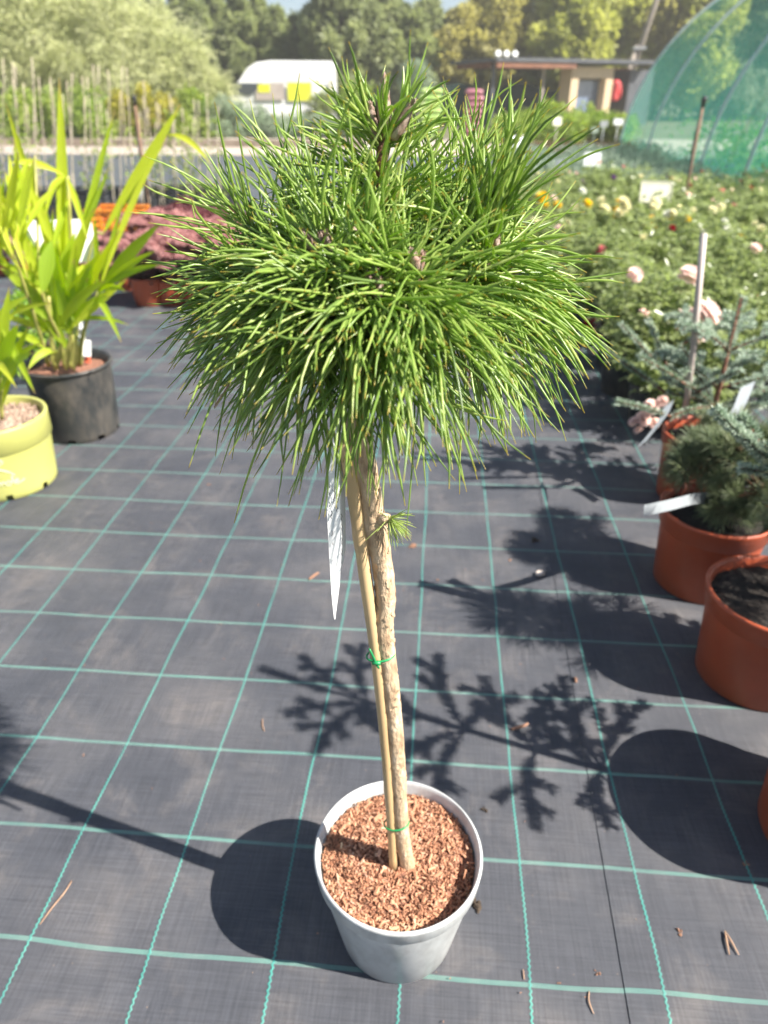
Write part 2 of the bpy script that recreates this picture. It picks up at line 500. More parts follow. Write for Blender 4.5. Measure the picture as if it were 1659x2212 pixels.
M['palm'] = leaf_mat('palm_leaf', [(0.206, 0.347, 0.026), (0.309, 0.438, 0.032), (0.438, 0.541, 0.038), (0.592, 0.618, 0.064)], 0.5, 0.5, 0.4,
                     along=[(0.90, 1.0, (0.45, 0.30, 0.14))])
M['palm_stem'] = surf_mat('palm_stem', [(0.3, (0.22, 0.24, 0.05)), (0.7, (0.40, 0.36, 0.10))], 30, 0.5)
M['rose_leaf'] = leaf_mat('rose_leaf', [(0.130, 0.165, 0.060), (0.210, 0.260, 0.095), (0.290, 0.345, 0.140), (0.370, 0.420, 0.220)], 0.45, 0.3, 0.5)
M['stem_green'] = surf_mat('green_stem', [(0.3, (0.06, 0.10, 0.03)), (0.7, (0.12, 0.14, 0.05))], 30, 0.6)
M['sedum_leaf'] = leaf_mat('sedum_leaf', [(0.130, 0.065, 0.065), (0.182, 0.104, 0.091), (0.208, 0.182, 0.104), (0.260, 0.156, 0.143)], 0.25, 0.5)
M['sedum_flower'] = leaf_mat('sedum_flower', [(0.34, 0.15, 0.15), (0.44, 0.22, 0.21), (0.52, 0.31, 0.28)], 0.2, 0.7, 0.2)
M['burgundy'] = leaf_mat('burgundy_leaf', [(0.10, 0.028, 0.035), (0.17, 0.05, 0.06), (0.24, 0.09, 0.09)], 0.2, 0.5)
M['blue_pine'] = leaf_mat('blue_pine_needle', [(0.090, 0.140, 0.075), (0.170, 0.220, 0.110), (0.280, 0.330, 0.170), (0.380, 0.420, 0.240)], 0.3, 0.4, 0.5)
M['fir'] = leaf_mat('fir_needle', [(0.081, 0.149, 0.081), (0.149, 0.230, 0.135), (0.324, 0.405, 0.297), (0.540, 0.621, 0.513)], 0.2, 0.4, 0.5)
M['willow'] = leaf_mat('willow_leaf', [(0.320, 0.350, 0.160), (0.440, 0.470, 0.240), (0.560, 0.580, 0.340), (0.680, 0.680, 0.460)], 0.5, 0.5)
M['grey_shrub'] = leaf_mat('grey_leaf', [(0.189, 0.257, 0.162), (0.297, 0.365, 0.243), (0.432, 0.486, 0.365)], 0.35, 0.5)
M['yellow_shrub'] = leaf_mat('yellow_leaf', [(0.24, 0.26, 0.03), (0.38, 0.36, 0.05), (0.52, 0.46, 0.07)], 0.35, 0.5)
M['lime_shrub'] = leaf_mat('light_green_leaf', [(0.156, 0.260, 0.039), (0.260, 0.351, 0.065), (0.390, 0.442, 0.104)], 0.4, 0.5)
M['bright_leaf'] = leaf_mat('bright_green_leaf', [(0.125, 0.250, 0.025), (0.200, 0.350, 0.037), (0.300, 0.450, 0.062)], 0.4, 0.45)
M['conifer'] = leaf_mat('conifer_leaf', [(0.190, 0.220, 0.100), (0.270, 0.310, 0.135), (0.360, 0.400, 0.170)], 0.45, 0.6)
M['dark_tree'] = leaf_mat('dark_tree_leaf', [(0.165, 0.195, 0.100), (0.245, 0.280, 0.135), (0.340, 0.370, 0.180)], 0.45, 0.55)
M['olive_tree'] = leaf_mat('olive_tree_leaf', [(0.280, 0.310, 0.085), (0.400, 0.420, 0.125), (0.530, 0.530, 0.180)], 0.5, 0.55)
M['brown_tree'] = leaf_mat('brownish_tree_leaf', [(0.270, 0.260, 0.095), (0.360, 0.340, 0.125), (0.450, 0.420, 0.160)], 0.5, 0.55)
M['lavender'] = leaf_mat('lavender_leaf', [(0.204, 0.276, 0.192), (0.300, 0.372, 0.276), (0.396, 0.456, 0.372)], 0.3, 0.6)
M['rust_plants'] = leaf_mat('rusty_leaf', [(0.16, 0.11, 0.05), (0.24, 0.15, 0.07), (0.22, 0.20, 0.07)], 0.2, 0.6)
M['plume'] = leaf_mat('grass_plume', [(0.50, 0.46, 0.36), (0.62, 0.58, 0.48)], 0.3, 0.7)
M['tree_bark'] = surf_mat('tree_bark', [(0.3, (0.06, 0.045, 0.035)), (0.7, (0.14, 0.11, 0.085))], 12, 0.9, 0.5)
M['path'] = surf_mat('pale_path', [(0.3, (0.34, 0.29, 0.24)), (0.7, (0.44, 0.38, 0.32))], 2.2, 0.95, 0.3, 60)
M['earth'] = surf_mat('earth_and_grass', [(0.35, (0.09, 0.10, 0.04)), (0.6, (0.15, 0.13, 0.08)), (0.75, (0.22, 0.19, 0.14))], 0.7, 0.95, 0.5, 20, bdist=0.03)
M['kerb'] = surf_mat('old_timber_kerb', [(0.3, (0.22, 0.17, 0.13)), (0.7, (0.34, 0.27, 0.21))], 4, 0.9, 0.3)
M['crate_black'] = surf_mat('black_crate_plastic', [(0.3, (0.022, 0.022, 0.024)), (0.7, (0.06, 0.06, 0.06))], 5, 0.5)
M['crate_orange'] = surf_mat('orange_crate_plastic', [(0.3, (0.72, 0.24, 0.02)), (0.7, (0.80, 0.30, 0.03))], 5, 0.45)
M['grey_metal'] = surf_mat('grey_metal', [(0.3, (0.30, 0.31, 0.32)), (0.7, (0.38, 0.39, 0.40))], 20, 0.45, metallic=0.3)
M['stake'] = surf_mat('weathered_stake', [(0.3, (0.36, 0.29, 0.25)), (0.7, (0.56, 0.49, 0.44))], 30, 0.6, stretch=(1, 1, 0.1))
M['black_rubber'] = surf_mat('black_rubber', [(0.3, (0.02, 0.02, 0.022)), (0.7, (0.035, 0.035, 0.037))], 20, 0.5)
M['rod_brown'] = surf_mat('rusty_rod', [(0.3, (0.16, 0.085, 0.05)), (0.7, (0.26, 0.15, 0.09))], 30, 0.7)
M['van_white'] = surf_mat('white_van_paint', [(0.3, (0.78, 0.78, 0.77)), (0.7, (0.82, 0.82, 0.81))], 1, 0.25, spec=0.5)
M['van_yellow'] = surf_mat('yellow_print', [(0.3, (0.72, 0.72, 0.03)), (0.7, (0.78, 0.76, 0.05))], 1, 0.35)
M['glass_dark'] = surf_mat('tinted_glass', [(0.3, (0.05, 0.06, 0.07)), (0.7, (0.07, 0.08, 0.09))], 1, 0.08)
M['window_blue'] = surf_mat('painted_sky_glass', [(0.3, (0.15, 0.20, 0.30)), (0.7, (0.19, 0.25, 0.36))], 1, 0.08, spec=0.9, metallic=0.15)  # sky reflection painted into the pane as a blue base colour
M['larch'] = surf_mat('larch_cladding', [(0.3, (0.62, 0.46, 0.28)), (0.7, (0.74, 0.57, 0.38))], 3, 0.7, stretch=(6, 6, 0.3))
M['roof_grey'] = surf_mat('anthracite_sheet', [(0.3, (0.07, 0.075, 0.085)), (0.7, (0.10, 0.105, 0.115))], 3, 0.5)
M['cedar'] = surf_mat('red_cedar', [(0.3, (0.16, 0.065, 0.035)), (0.7, (0.26, 0.11, 0.06))], 5, 0.7, stretch=(1, 1, 0.3))
M['red_paint'] = surf_mat('red_jacket', [(0.3, (0.45, 0.03, 0.03)), (0.7, (0.55, 0.05, 0.05))], 5, 0.6)
M['bag_green'] = surf_mat('green_bag', [(0.3, (0.16, 0.42, 0.10)), (0.5, (0.34, 0.55, 0.10)), (0.7, (0.55, 0.62, 0.30))], 7, 0.4)
M['bag_pink'] = surf_mat('pink_bag', [(0.3, (0.30, 0.10, 0.13)), (0.7, (0.44, 0.19, 0.22))], 7, 0.4)
M['shade_net'] = surf_mat('dark_shade_cloth', [(0.3, (0.012, 0.04, 0.035)), (0.7, (0.025, 0.065, 0.055))], 3, 0.8)
M['hoop'] = surf_mat('galvanised_hoop', [(0.3, (0.42, 0.48, 0.46)), (0.7, (0.55, 0.60, 0.58))], 6, 0.4, metallic=0.3)
M['pole_wood'] = surf_mat('pole_wood', [(0.3, (0.26, 0.22, 0.18)), (0.7, (0.36, 0.31, 0.26))], 6, 0.9)
M['shell'] = surf_mat('snail_shell', [(0.3, (0.40, 0.30, 0.24)), (0.6, (0.62, 0.56, 0.50))], 90, 0.4)
M['debris'] = surf_mat('bark_debris', [(0.3, (0.20, 0.10, 0.065)), (0.7, (0.38, 0.21, 0.13))], 60, 0.85)
M['dirt'] = surf_mat('dirt_clump', [(0.3, (0.03, 0.022, 0.016)), (0.7, (0.08, 0.055, 0.035))], 90, 0.95, 0.6)
def net_mat():
    m, nt, b = new_mat('green_shade_net')
    nt.nodes.remove(b)
    df = N(nt, 'ShaderNodeBsdfDiffuse'); df.inputs['Color'].default_value = (0.10, 0.42, 0.34, 1)
    tl = N(nt, 'ShaderNodeBsdfTranslucent'); tl.inputs['Color'].default_value = (0.12, 0.56, 0.45, 1)
    m1 = N(nt, 'ShaderNodeMixShader'); m1.inputs[0].default_value = 0.5
    tp = N(nt, 'ShaderNodeBsdfTransparent'); tp.inputs['Color'].default_value = (0.92, 1.0, 0.97, 1)
    m2 = N(nt, 'ShaderNodeMixShader')
    tc = N(nt, 'ShaderNodeTexCoord')
    nz = N(nt, 'ShaderNodeTexNoise'); nz.inputs['Scale'].default_value = 1.4; nz.inputs['Detail'].default_value = 3
    nt.links.new(tc.outputs['Object'], nz.inputs['Vector'])
    mr = N(nt, 'ShaderNodeMapRange'); mr.inputs['To Min'].default_value = 0.36; mr.inputs['To Max'].default_value = 0.50
    nt.links.new(nz.outputs['Fac'], mr.inputs['Value'])
    nt.links.new(mr.outputs['Result'], m2.inputs[0])
    nt.links.new(df.outputs[0], m1.inputs[1]); nt.links.new(tl.outputs[0], m1.inputs[2])
    nt.links.new(m1.outputs[0], m2.inputs[2]); nt.links.new(tp.outputs[0], m2.inputs[1])
    nt.links.new(m2.outputs[0], nt.nodes['Material Output'].inputs['Surface'])
    return m
M['net'] = net_mat()
FLOWER_COL = {'pale pink': (0.90, 0.76, 0.71), 'pink': (0.76, 0.36, 0.38), 'cream': (0.82, 0.79, 0.60), 'yellow': (0.80, 0.62, 0.06),
              'white': (0.80, 0.80, 0.74), 'red': (0.40, 0.05, 0.06), 'purple': (0.26, 0.14, 0.32), 'orange': (0.75, 0.20, 0.04)}
for k, c in FLOWER_COL.items():
    M['fl_' + k] = leaf_mat('petal_' + k.replace(' ', '_'), [tuple(x * 0.88 for x in c), c], 0.5, 0.6, 0.3)

# ---------------------------------------------------------------- foliage generators
def unit(a):
    return a / np.maximum(np.linalg.norm(a, axis=-1, keepdims=True), 1e-9)
def needles(mb, B, D, L, W, droop, curl=0.0, seg=6, sides=4, rnd=None, rng=RNG, flat=0.75, taper0=0.8):
    """curved tapering needles; returns nothing, adds to mb. B,D: (n,3); L,W,droop: (n,)"""
    n = len(B)
    D = unit(D)
    t = np.linspace(0, 1, seg + 1)
    cv = unit(np.cross(D, rng.normal(size=(n, 3)))) * (np.asarray(curl).reshape(-1, 1) * rng.uniform(-1, 1, (n, 1)))
    g = np.zeros((n, 3)); g[:, 2] = -1
    cw = unit(np.cross(D, rng.normal(size=(n, 3)))) * (np.asarray(curl).reshape(-1, 1) * rng.uniform(-0.5, 0.5, (n, 1)))
    P = B[:, None, :] + L[:, None, None] * (D[:, None, :] * t[None, :, None]
        + (g * droop[:, None] + cv)[:, None, :] * (t ** 2)[None, :, None] + cw[:, None, :] * (t * (1 - t) * (1.1 - 2 * t) * 2.2)[None, :, None])
    T = unit(np.gradient(P, axis=1))
    ref = unit(np.cross(D, rng.normal(size=(n, 3))))
    n1 = unit(np.cross(T, ref[:, None, :]))
    n2 = np.cross(T, n1)
    rad = np.where(t < 0.12, taper0 + (1 - taper0) * t / 0.12, np.where(t > 0.82, 1 - 0.72 * ((t - 0.82) / 0.18) ** 1.3, 1.0))
    an = 2 * np.pi * np.arange(sides) / sides
    V = P[:, :, None, :] + 0.5 * W[:, None, None, None] * rad[None, :, None, None] * (
        np.cos(an)[None, None, :, None] * n1[:, :, None, :] + flat * np.sin(an)[None, None, :, None] * n2[:, :, None, :])
    if rnd is None:
        rnd = rng.uniform(0, 1, n)
    U = np.zeros((n, seg + 1, sides, 2))
    U[..., 0] = t[None, :, None]
    U[..., 1] = rnd[:, None, None]
    i, k = np.meshgrid(np.arange(seg), np.arange(sides), indexing='ij')
    q = np.stack([i * sides + k, i * sides + (k + 1) % sides, (i + 1) * sides + (k + 1) % sides, (i + 1) * sides + k], -1).reshape(-1, 4)
    Fq = (q[None] + (np.arange(n) * (seg + 1) * sides)[:, None, None]).reshape(-1, 4)
    mb.add(V.reshape(-1, 3), Fq, U.reshape(-1, 2))
def leaves(mb, P, Nrm, A, size, aspect=0.5, fold=0.25, rnd=None, rng=RNG, mi=0):
    """one folded pointed leaf per point: P base, A axis, Nrm face normal"""
    n = len(P)
    A = unit(A)
    S = unit(np.cross(A, Nrm))
    Nn = np.cross(S, A)
    sz = np.broadcast_to(np.asarray(size), (n,))[:, None]
    asp = np.broadcast_to(np.asarray(aspect), (n,))[:, None]
    mid = P + A * sz * 0.45
    v0 = P
    v1 = mid + S * sz * asp * 0.5 + Nn * sz * fold * 0.5
    v2 = P + A * sz - Nn * sz * 0.12
    v3 = mid - S * sz * asp * 0.5 + Nn * sz * fold * 0.5
    V = np.stack([v0, v1, v2, v3], 1)
    if rnd is None:
        rnd = rng.uniform(0, 1, n)
    U = np.zeros((n, 4, 2))
    U[:, :, 0] = np.array([0, 0.5, 1, 0.5])
    U[:, :, 1] = rnd[:, None]
    b = np.arange(n)[:, None] * 4
    Fq = np.concatenate([b + np.array([[0, 1, 2]]), b + np.array([[0, 2, 3]])])
    mb.add(V.reshape(-1, 3), Fq, U.reshape(-1, 2), mi)
def cloud(mb, centers, radii, per, size, aspect=0.5, up=0.5, rng=RNG, sq=1.0, drop=0.0):
    """leaves gathered in clumps round given centres"""
    c = np.repeat(np.asarray(centers, float), per, axis=0)
    r = np.repeat(np.asarray(radii, float), per)
    cr = np.repeat(rng.uniform(0.0, 1.0, len(centers)), per)
    d = unit(rng.normal(size=(len(c), 3)))
    rr = rng.uniform(0.25, 1.0, len(c)) ** 0.6
    off = d * (r * rr)[:, None]
    off[:, 2] *= sq
    P = c + off
    A = unit(d + rng.normal(size=d.shape) * 0.6 + np.array([0, 0, -drop]))
    Nn = unit(d * 0.6 + np.array([0, 0, up]) + rng.normal(size=d.shape) * 0.5)
    s = size * rng.uniform(0.65, 1.25, len(c))
    rnd = np.clip(0.55 * cr + 0.45 * rng.uniform(0, 1, len(c)), 0, 1)
    leaves(mb, P, Nn, A, s, aspect, rnd=rnd, rng=rng)

def pot_profile(rt, rb, h, band=0.0, lip=0.006, th=0.004, soil=0.03):
    """outer wall bottom-up, over the rim, inner wall down to below the soil"""
    p = [(0.001, 0.012), (rb * 0.82, 0.012), (rb * 0.86, 0.0), (rb - 0.004, 0.0), (rb, 0.004)]
    if band:
        rk = rb + (rt - lip - rb) * (h - band) / h
        p += [(rk, h - band - 0.004), (rk + 0.001, h - band), (rk + 0.0055, h - band + 0.004), (rt, h - 0.012)]
    else:
        p += [((rb + rt) / 2 - 0.001, h * 0.5), (rt - lip, h - 0.022), (rt - lip, h - 0.016)]
    p += [(rt + 0.001, h - 0.010), (rt + 0.002, h - 0.004), (rt - 0.001, h), (rt - lip * 0.7 - th * 0.5, h - 0.001), (rt - lip - th, h - 0.008),
          (rt - lip - th - 0.004, h - soil - 0.015)]
    return p
def make_pot(name, parent, mat, rt, rb, h, band=0.0, fn=None, soil=0.03, soil_mat=None, segs=56, holes=0, lip=0.006):
    mb = MB()
    prof = pot_profile(rt, rb, h, band, soil=soil, lip=lip)
    if not holes:
        mb.lathe(prof, segs, fn=fn)
    else:      # notches in the foot of the wall
        V, U, Fc = [], [], []
        zs = [(rb, 0.004), (rb + (rt - rb) * 0.02 / h, 0.02), (rb + (rt - rb) * 0.042 / h, 0.042)]
        prof2 = prof[:4] + zs + prof[5:]
        m = len(prof2)
        for k in range(segs):
            a = 2 * math.pi * k / segs
            for j, (r, z) in enumerate(prof2):
                V.append((r * math.cos(a), r * math.sin(a), z)); U.append((j / m, k / segs))
        step = segs // holes
        for k in range(segs):
            notch = (k % step) in (0, 1)
            for j in range(m - 1):
                if notch and 3 <= j <= 4:
                    continue
                Fc.append((k * m + j, ((k + 1) % segs) * m + j, ((k + 1) % segs) * m + j + 1, k * m + j + 1))
        mb.add(V, Fc, U)
    p = mb.build(name, mat, parent)
    if soil_mat:
        sb = MB()
        rs = rt - 0.011
        rings = [0.0, 0.3, 0.55, 0.75, 0.9, 1.0]
        V = [(0, 0, h - soil)]
        for q in rings[1:]:
            for k in range(36):
                a = 2 * math.pi * k / 36
                V.append((rs * q * math.cos(a), rs * q * math.sin(a), h - soil + random.uniform(-0.004, 0.004) - (0.004 if q == 1 else 0)))
        Fc = [(0, 1 + k, 1 + (k + 1) % 36) for k in range(36)]
        for r in range(len(rings) - 2):
            for k in range(36):
                a, b2 = 1 + r * 36 + k, 1 + r * 36 + (k + 1) % 36
                Fc.append((a, a + 36, b2 + 36, b2))
        sb.add(V, Fc)
        sb.build('soil', soil_mat, parent)
    return p

# ================================================================ SETTING
def sheet(name, corners, mat, z=0.0, kind='structure', thick=0.0, label=None):
    mb = MB()
    V = [(c[0], c[1], z) for c in corners]
    Fc = [(0, 1, 2, 3)]
    if thick:
        V += [(c[0], c[1], z - thick) for c in corners]
        Fc += [(0, 4, 5, 1), (1, 5, 6, 2), (2, 6, 7, 3), (3, 7, 4, 0)]
    mb.add(V, Fc)
    o = mb.build(name, mat, smooth=False)
    return tag(o, label, None, None, kind)
def gl(a, b):          # grid-aligned site coordinates (metres along rows, metres along columns) -> world
    return E1 * a + E2 * b
sheet('ground', [(-260, -30, 0), (260, -30, 0), (260, 420, 0), (-260, 420, 0)], M['earth'], -0.03)
sheet('weed_mat', [gl(-16, -2), gl(9, -2), gl(9, 17.4), gl(-16, 17.4)], M['mat'], 0.0, label='black woven ground cover with green grid threads')
s0, s1 = gp(1196, 1240), gp(1362, 2212)
sd = (s0 - s1).normalized()
a0, a1 = s1 - sd * 0.8, s1 + sd * 11.0
sheet('weed_mat', [a0, a0 + Vector((7, 0, 0)), a1 + Vector((5, 0, 0)), a1], M['mat'], 0.0018, thick=0.0016, label='overlapping second strip of black woven ground cover')
ZR = 0.0018
sheet('path', [gl(-40, 17.6), gl(26, 17.6), gl(26, 25.2), gl(-40, 25.2)], M['path'], -0.012)
mb = MB()
for k in range(12):
    c = gl(-30 + k * 2.42, 20.6) + Vector((0, 0, 0.06))
    mb.box(c, (2.4, 0.22, 0.2), GA)
tag(mb.build('timber_kerb', M['kerb'], smooth=False), None, None, None, 'structure')

# ================================================================ HERO: grafted pine in a grey pot
def catmull(pts, n):
    pts = [Vector(p) for p in pts]
    P = [pts[0] * 2 - pts[1]] + pts + [pts[-1] * 2 - pts[-2]]
    out = []
    m = len(pts) - 1
    for i in range(n + 1):
        f = i / n * m
        k = min(int(f), m - 1)
        t = f - k
        p0, p1, p2, p3 = P[k], P[k + 1], P[k + 2], P[k + 3]
        out.append(0.5 * ((2 * p1) + (p2 - p0) * t + (2 * p0 - 5 * p1 + 4 * p2 - p3) * t * t + (3 * p1 - p0 - 3 * p2 + p3) * t ** 3))
    return out

PC = Vector((0.021, 0.629, 0))
YT = 0.617
hero = thing('potted_pine', PC, 'grafted dwarf pine with a mop of long needles in a light grey pot', 'potted pine')
def hl(p):            # world -> local to the hero's empty
    return Vector(p) - PC
def pot_dent(x, y, z, a):
    # the soft wall is pushed in a little at the front right
    d = math.exp(-((a - math.radians(-62)) / 0.30) ** 2)
    f = 1 - 0.028 * d * min(1, max(0, (z - 0.02) / 0.12)) * (1 if z < 0.2 else 0.8)
    f *= 1 + 0.010 * math.cos(2 * a + 0.7)
    return x * f, y * f, z
make_pot('pot', hero, M['grey_pot'], 0.1225, 0.090, 0.208, band=0.034, fn=pot_dent, soil=0.020, segs=96, lip=0.0005)
sb = MB()
rs = 0.1135
V = [(0, 0, 0.190)]
for q in (0.3, 0.6, 0.85, 1.0):
    for k in range(48):
        a = 2 * math.pi * k / 48
        dz = 0.003 * math.sin(5 * a + q * 7) + (-0.010 * math.exp(-((a - 5.9) / 0.6) ** 2) if q > 0.8 else 0)
        V.append((rs * q * math.cos(a), rs * q * math.sin(a), 0.188 + dz - 0.006 * q * q))
Fc = [(0, 1 + k, 1 + (k + 1) % 48) for k in range(48)]
for r in range(3):
    for k in range(48):
        Fc.append((1 + r * 48 + k, 1 + (r + 1) * 48 + k, 1 + (r + 1) * 48 + (k + 1) % 48, 1 + r * 48 + (k + 1) % 48))
sb.add(V, Fc)
soil = sb.build('soil', M['soil_red'], hero)
rg = np.random.default_rng(5)
def chip(mb, c, ln, wd, th, rg, rnd):
    q = Matrix.Rotation(rg.uniform(0, 2 * math.pi), 3, 'Z') @ Matrix.Rotation(rg.normal(0, 0.35), 3, 'X') @ Matrix.Rotation(rg.normal(0, 0.35), 3, 'Y')
    p = np.array([(-1, -.6, -1), (-.8, .7, -1), (.9, .5, -1), (1, -.5, -1), (-.9, -.5, 1), (-.7, .6, 1), (.8, .4, 1), (.9, -.45, 1)]) * rg.uniform(0.75, 1.25, (8, 3))
    p = p * np.array([ln, wd, th]) * 0.5 @ np.array(q).T + np.array(c)
    mb.add(p, [(3, 2, 1, 0), (4, 5, 6, 7), (0, 1, 5, 4), (1, 2, 6, 5), (2, 3, 7, 6), (3, 0, 4, 7)], np.tile([0.5, rnd], (8, 1)))
mb = MB()
for i in range(6500):
    r, a = rs * math.sqrt(rg.uniform(0, 1)), rg.uniform(0, 2 * math.pi)
    ln = rg.choice([0.003, 0.005, 0.008, 0.012], p=[0.58, 0.27, 0.12, 0.03]) * rg.uniform(0.7, 1.3)
    dz = -0.010 * math.exp(-((a - 5.9) / 0.6) ** 2) if r > 0.8 * rs else 0
    patch = 0.5 + 0.5 * math.sin(r * 95 + 2.2 * math.sin(a * 2 + 1)) * math.cos(a * 3 + r * 40)
    chip(mb, (r * math.cos(a), r * math.sin(a), 0.189 + dz - 0.006 * (r / rs) ** 2 + rg.uniform(0, 0.004)), ln, ln * rg.uniform(0.25, 0.6), 0.002, rg,
         min(0.9, max(0, rg.normal(0.24 + 0.34 * patch, 0.23))))
ml = mb.build('bark_mulch', M['chips'], soil, smooth=False)
tag(ml, 'fine reddish brown bark mulch', None, None, 'stuff')
for i in range(46):
    r, a = rs * 0.96 * math.sqrt(rg.uniform(0.05, 1)), rg.uniform(0, 2 * math.pi)
    mb = MB()
    ln = rg.uniform(0.008, 0.017)
    chip(mb, (0, 0, 0), ln, ln * rg.uniform(0.22, 0.6), 0.0028, rg, rg.choice([0.35, 0.45, 0.6, 0.72, 0.95], p=[.25, .3, .25, .15, .05]))
    o = mb.build('bark_chip', M['chips'], soil, smooth=False)
    o.location = (r * math.cos(a), r * math.sin(a), 0.1945 - 0.006 * (r / rs) ** 2)

# trunk, knot, cane and ties
tpx = [(888, 1882), (876, 1845), (866, 1780), (858, 1650), (847, 1520), (834, 1410), (829, 1345), (833, 1290), (824, 1210), (809, 1130), (797, 1050), (782, 970), (771, 900)]
tp = [at(x, y, YT) for x, y in tpx]
tp[0].z -= 0.012
path = catmull(tp, 90)
rad = []
for i, p in enumerate(path):
    f = i / 90
    r = 0.0108 + 0.0010 * f
    r += 0.005 * math.exp(-((f - 0.0) / 0.035) ** 2)
    r += 0.0016 * math.exp(-((f - 0.74) / 0.035) ** 2)
    rad.append(r * (1 + 0.045 * math.sin(i * 1.9) * math.sin(i * 0.7)))
mb = MB()
mb.tube([hl(p) for p in path], rad, 22, jit=0.026, rng=rg)
trunk = mb.build('trunk', M['bark'], hero)
fl = MB()      # lifted flakes of bark
for i in range(300):
    k = int(rg.uniform(3, 88)); p = hl(path[k]); a = rg.uniform(0, 2 * math.pi)
    n = Vector((math.cos(a), math.sin(a), 0)); r = rad[k]
    b = np.array([p + n * (r - 0.0002) + Vector((0, 0, rg.uniform(-.004, .004)))])
    t = Vector((-n.y, n.x, 0))
    leaves(fl, b, np.array([n]), np.array([n * 0.35 + Vector((0, 0, rg.choice([-1, 1]))) + t * rg.normal(0, .4)]), rg.uniform(0.003, 0.008), 0.7, fold=-0.1, rng=rg)
tag(fl.build('bark_flake', M['bark'], trunk), 'small flakes lifting from the bark', None, None, 'stuff')
kp = hl(at(832, 1118, YT - 0.008))
mb = MB()
mb.tube([kp - Vector((0.007, -0.002, 0.003)), kp + Vector((0.001, -0.004, 0.002)), kp + Vector((0.005, -0.005, 0.004))], [0.007, 0.0055, 0.003], 10, jit=0.1, rng=rg)
knot = mb.build('knot', M['bark'], trunk)
mb = MB()
n = 46
D = unit(np.column_stack([rg.normal(0.65, 0.55, n), rg.normal(-0.6, 0.5, n), rg.normal(-0.35, 0.55, n)]))
needles(mb, np.tile(np.array(kp + Vector((0.004, -0.005, 0.001))), (n, 1)) + rg.normal(0, 0.0012, (n, 3)), D, rg.uniform(0.016, 0.032, n), np.full(n, 0.0011), rg.uniform(0, .3, n), 0.15, 4, 4, rng=rg, rnd=rg.uniform(0.75, 1, n))
tag(mb.build('young_sprout', M['needle'], trunk), 'tuft of short fresh needles at the knot', None, None, 'stuff')

cpx = [(850, 1868), (845, 1780), (836, 1650), (822, 1500), (808, 1380), (790, 1250), (770, 1100), (746, 950)]
cpts = catmull([at(x, y, YT - 0.004) for x, y in cpx], 40)
crad = []
for i in range(41):
    f = i / 40
    r = 0.0062 + 0.0016 * f
    for q in (0.23, 0.52, 0.80):
        r += 0.0009 * math.exp(-((f - q) / 0.012) ** 2)
    crad.append(r)
cpts[0].z -= 0.02
mb = MB()
mb.tube([hl(p) for p in cpts], crad, 16)
cane = mb.build('support_cane', M['cane'], hero)
def loop_tie(px, py, rx, tail):
    c = hl(at(px, py, YT - 0.002))
    mb = MB()
    pts = []
    for k in range(25):
        a = 2 * math.pi * k / 24
        pts.append(c + Vector((rx * math.cos(a), 0.0125 * math.sin(a), 0.0025 * math.cos(a + 0.6))))
    mb.tube(pts, 0.0013, 8, cap=False)
    f = c + Vector((-rx * 0.35, -0.0125, 0))
    if tail:
        mb.tube(catmull([f + Vector((0.004, 0.001, -0.010)), f, f + Vector((-0.003, -0.002, 0.012)), f + Vector((-0.007, -0.001, 0.022))], 8), [0.0012, 0.0016, 0.0016, 0.0017, 0.0016, 0.0015, 0.0014, 0.0013, 0.0012], 8)
        mb.tube([f + Vector((-0.004, -0.001, 0)), f + Vector((0.006, -0.002, 0.001))], 0.0022, 8)
    return mb.build('tie', M['tie'], hero)
loop_tie(822, 1415, 0.0165, True)
loop_tie(856, 1778, 0.0175, False)

# crown: woody shoots, buds and needles
spx = [(771, 900), (781, 850), (797, 770), (808, 680), (816, 580), (820, 480), (823, 400), (826, 320), (828, 285)]
stem = [at(x, y, YT) for x, y in spx]
HUB = at(797, 770, YT)
shoots = []
def add_shoot(path_pts, r0, r1):
    p = catmull(path_pts, 16)
    mb = MB()
    mb.tube([hl(q) for q in p], [r0 + (r1 - r0) * i / 16 for i in range(17)], 10, jit=0.10, rng=rg)
    return p, mb.build('shoot', M['twig'], hero)
lead_p, lead_o = add_shoot(stem, 0.0085, 0.0042)
shoots.append(dict(p=lead_p, o=lead_o, n=165, s0=0.18, lead=True))
tips = [(712, 562, .535), (772, 550, .565), (1046, 548, .585), (935, 508, .66), (985, 452, .69), (585, 560, .63), (690, 505, .70), (905, 605, .515),
        (640, 610, .55), (1075, 610, .62), (800, 625, .505), (560, 620, .66), (830, 520, .72)]
for (x, y, d) in tips:
    e = at(x, y, d)
    st = HUB + Vector((0, 0, random.uniform(-0.02, 0.03)))
    out = Vector((e.x - st.x, e.y - st.y, 0))
    m1 = st + out * 0.45 + Vector((0, 0, (e.z - st.z) * 0.25))
    m2 = st + out * 0.85 + Vector((0, 0, (e.z - st.z) * 0.62))
    p, o = add_shoot([st, m1, m2, e], 0.0055, 0.0035)
    shoots.append(dict(p=p, o=o, n=125, s0=0.42, lead=False))

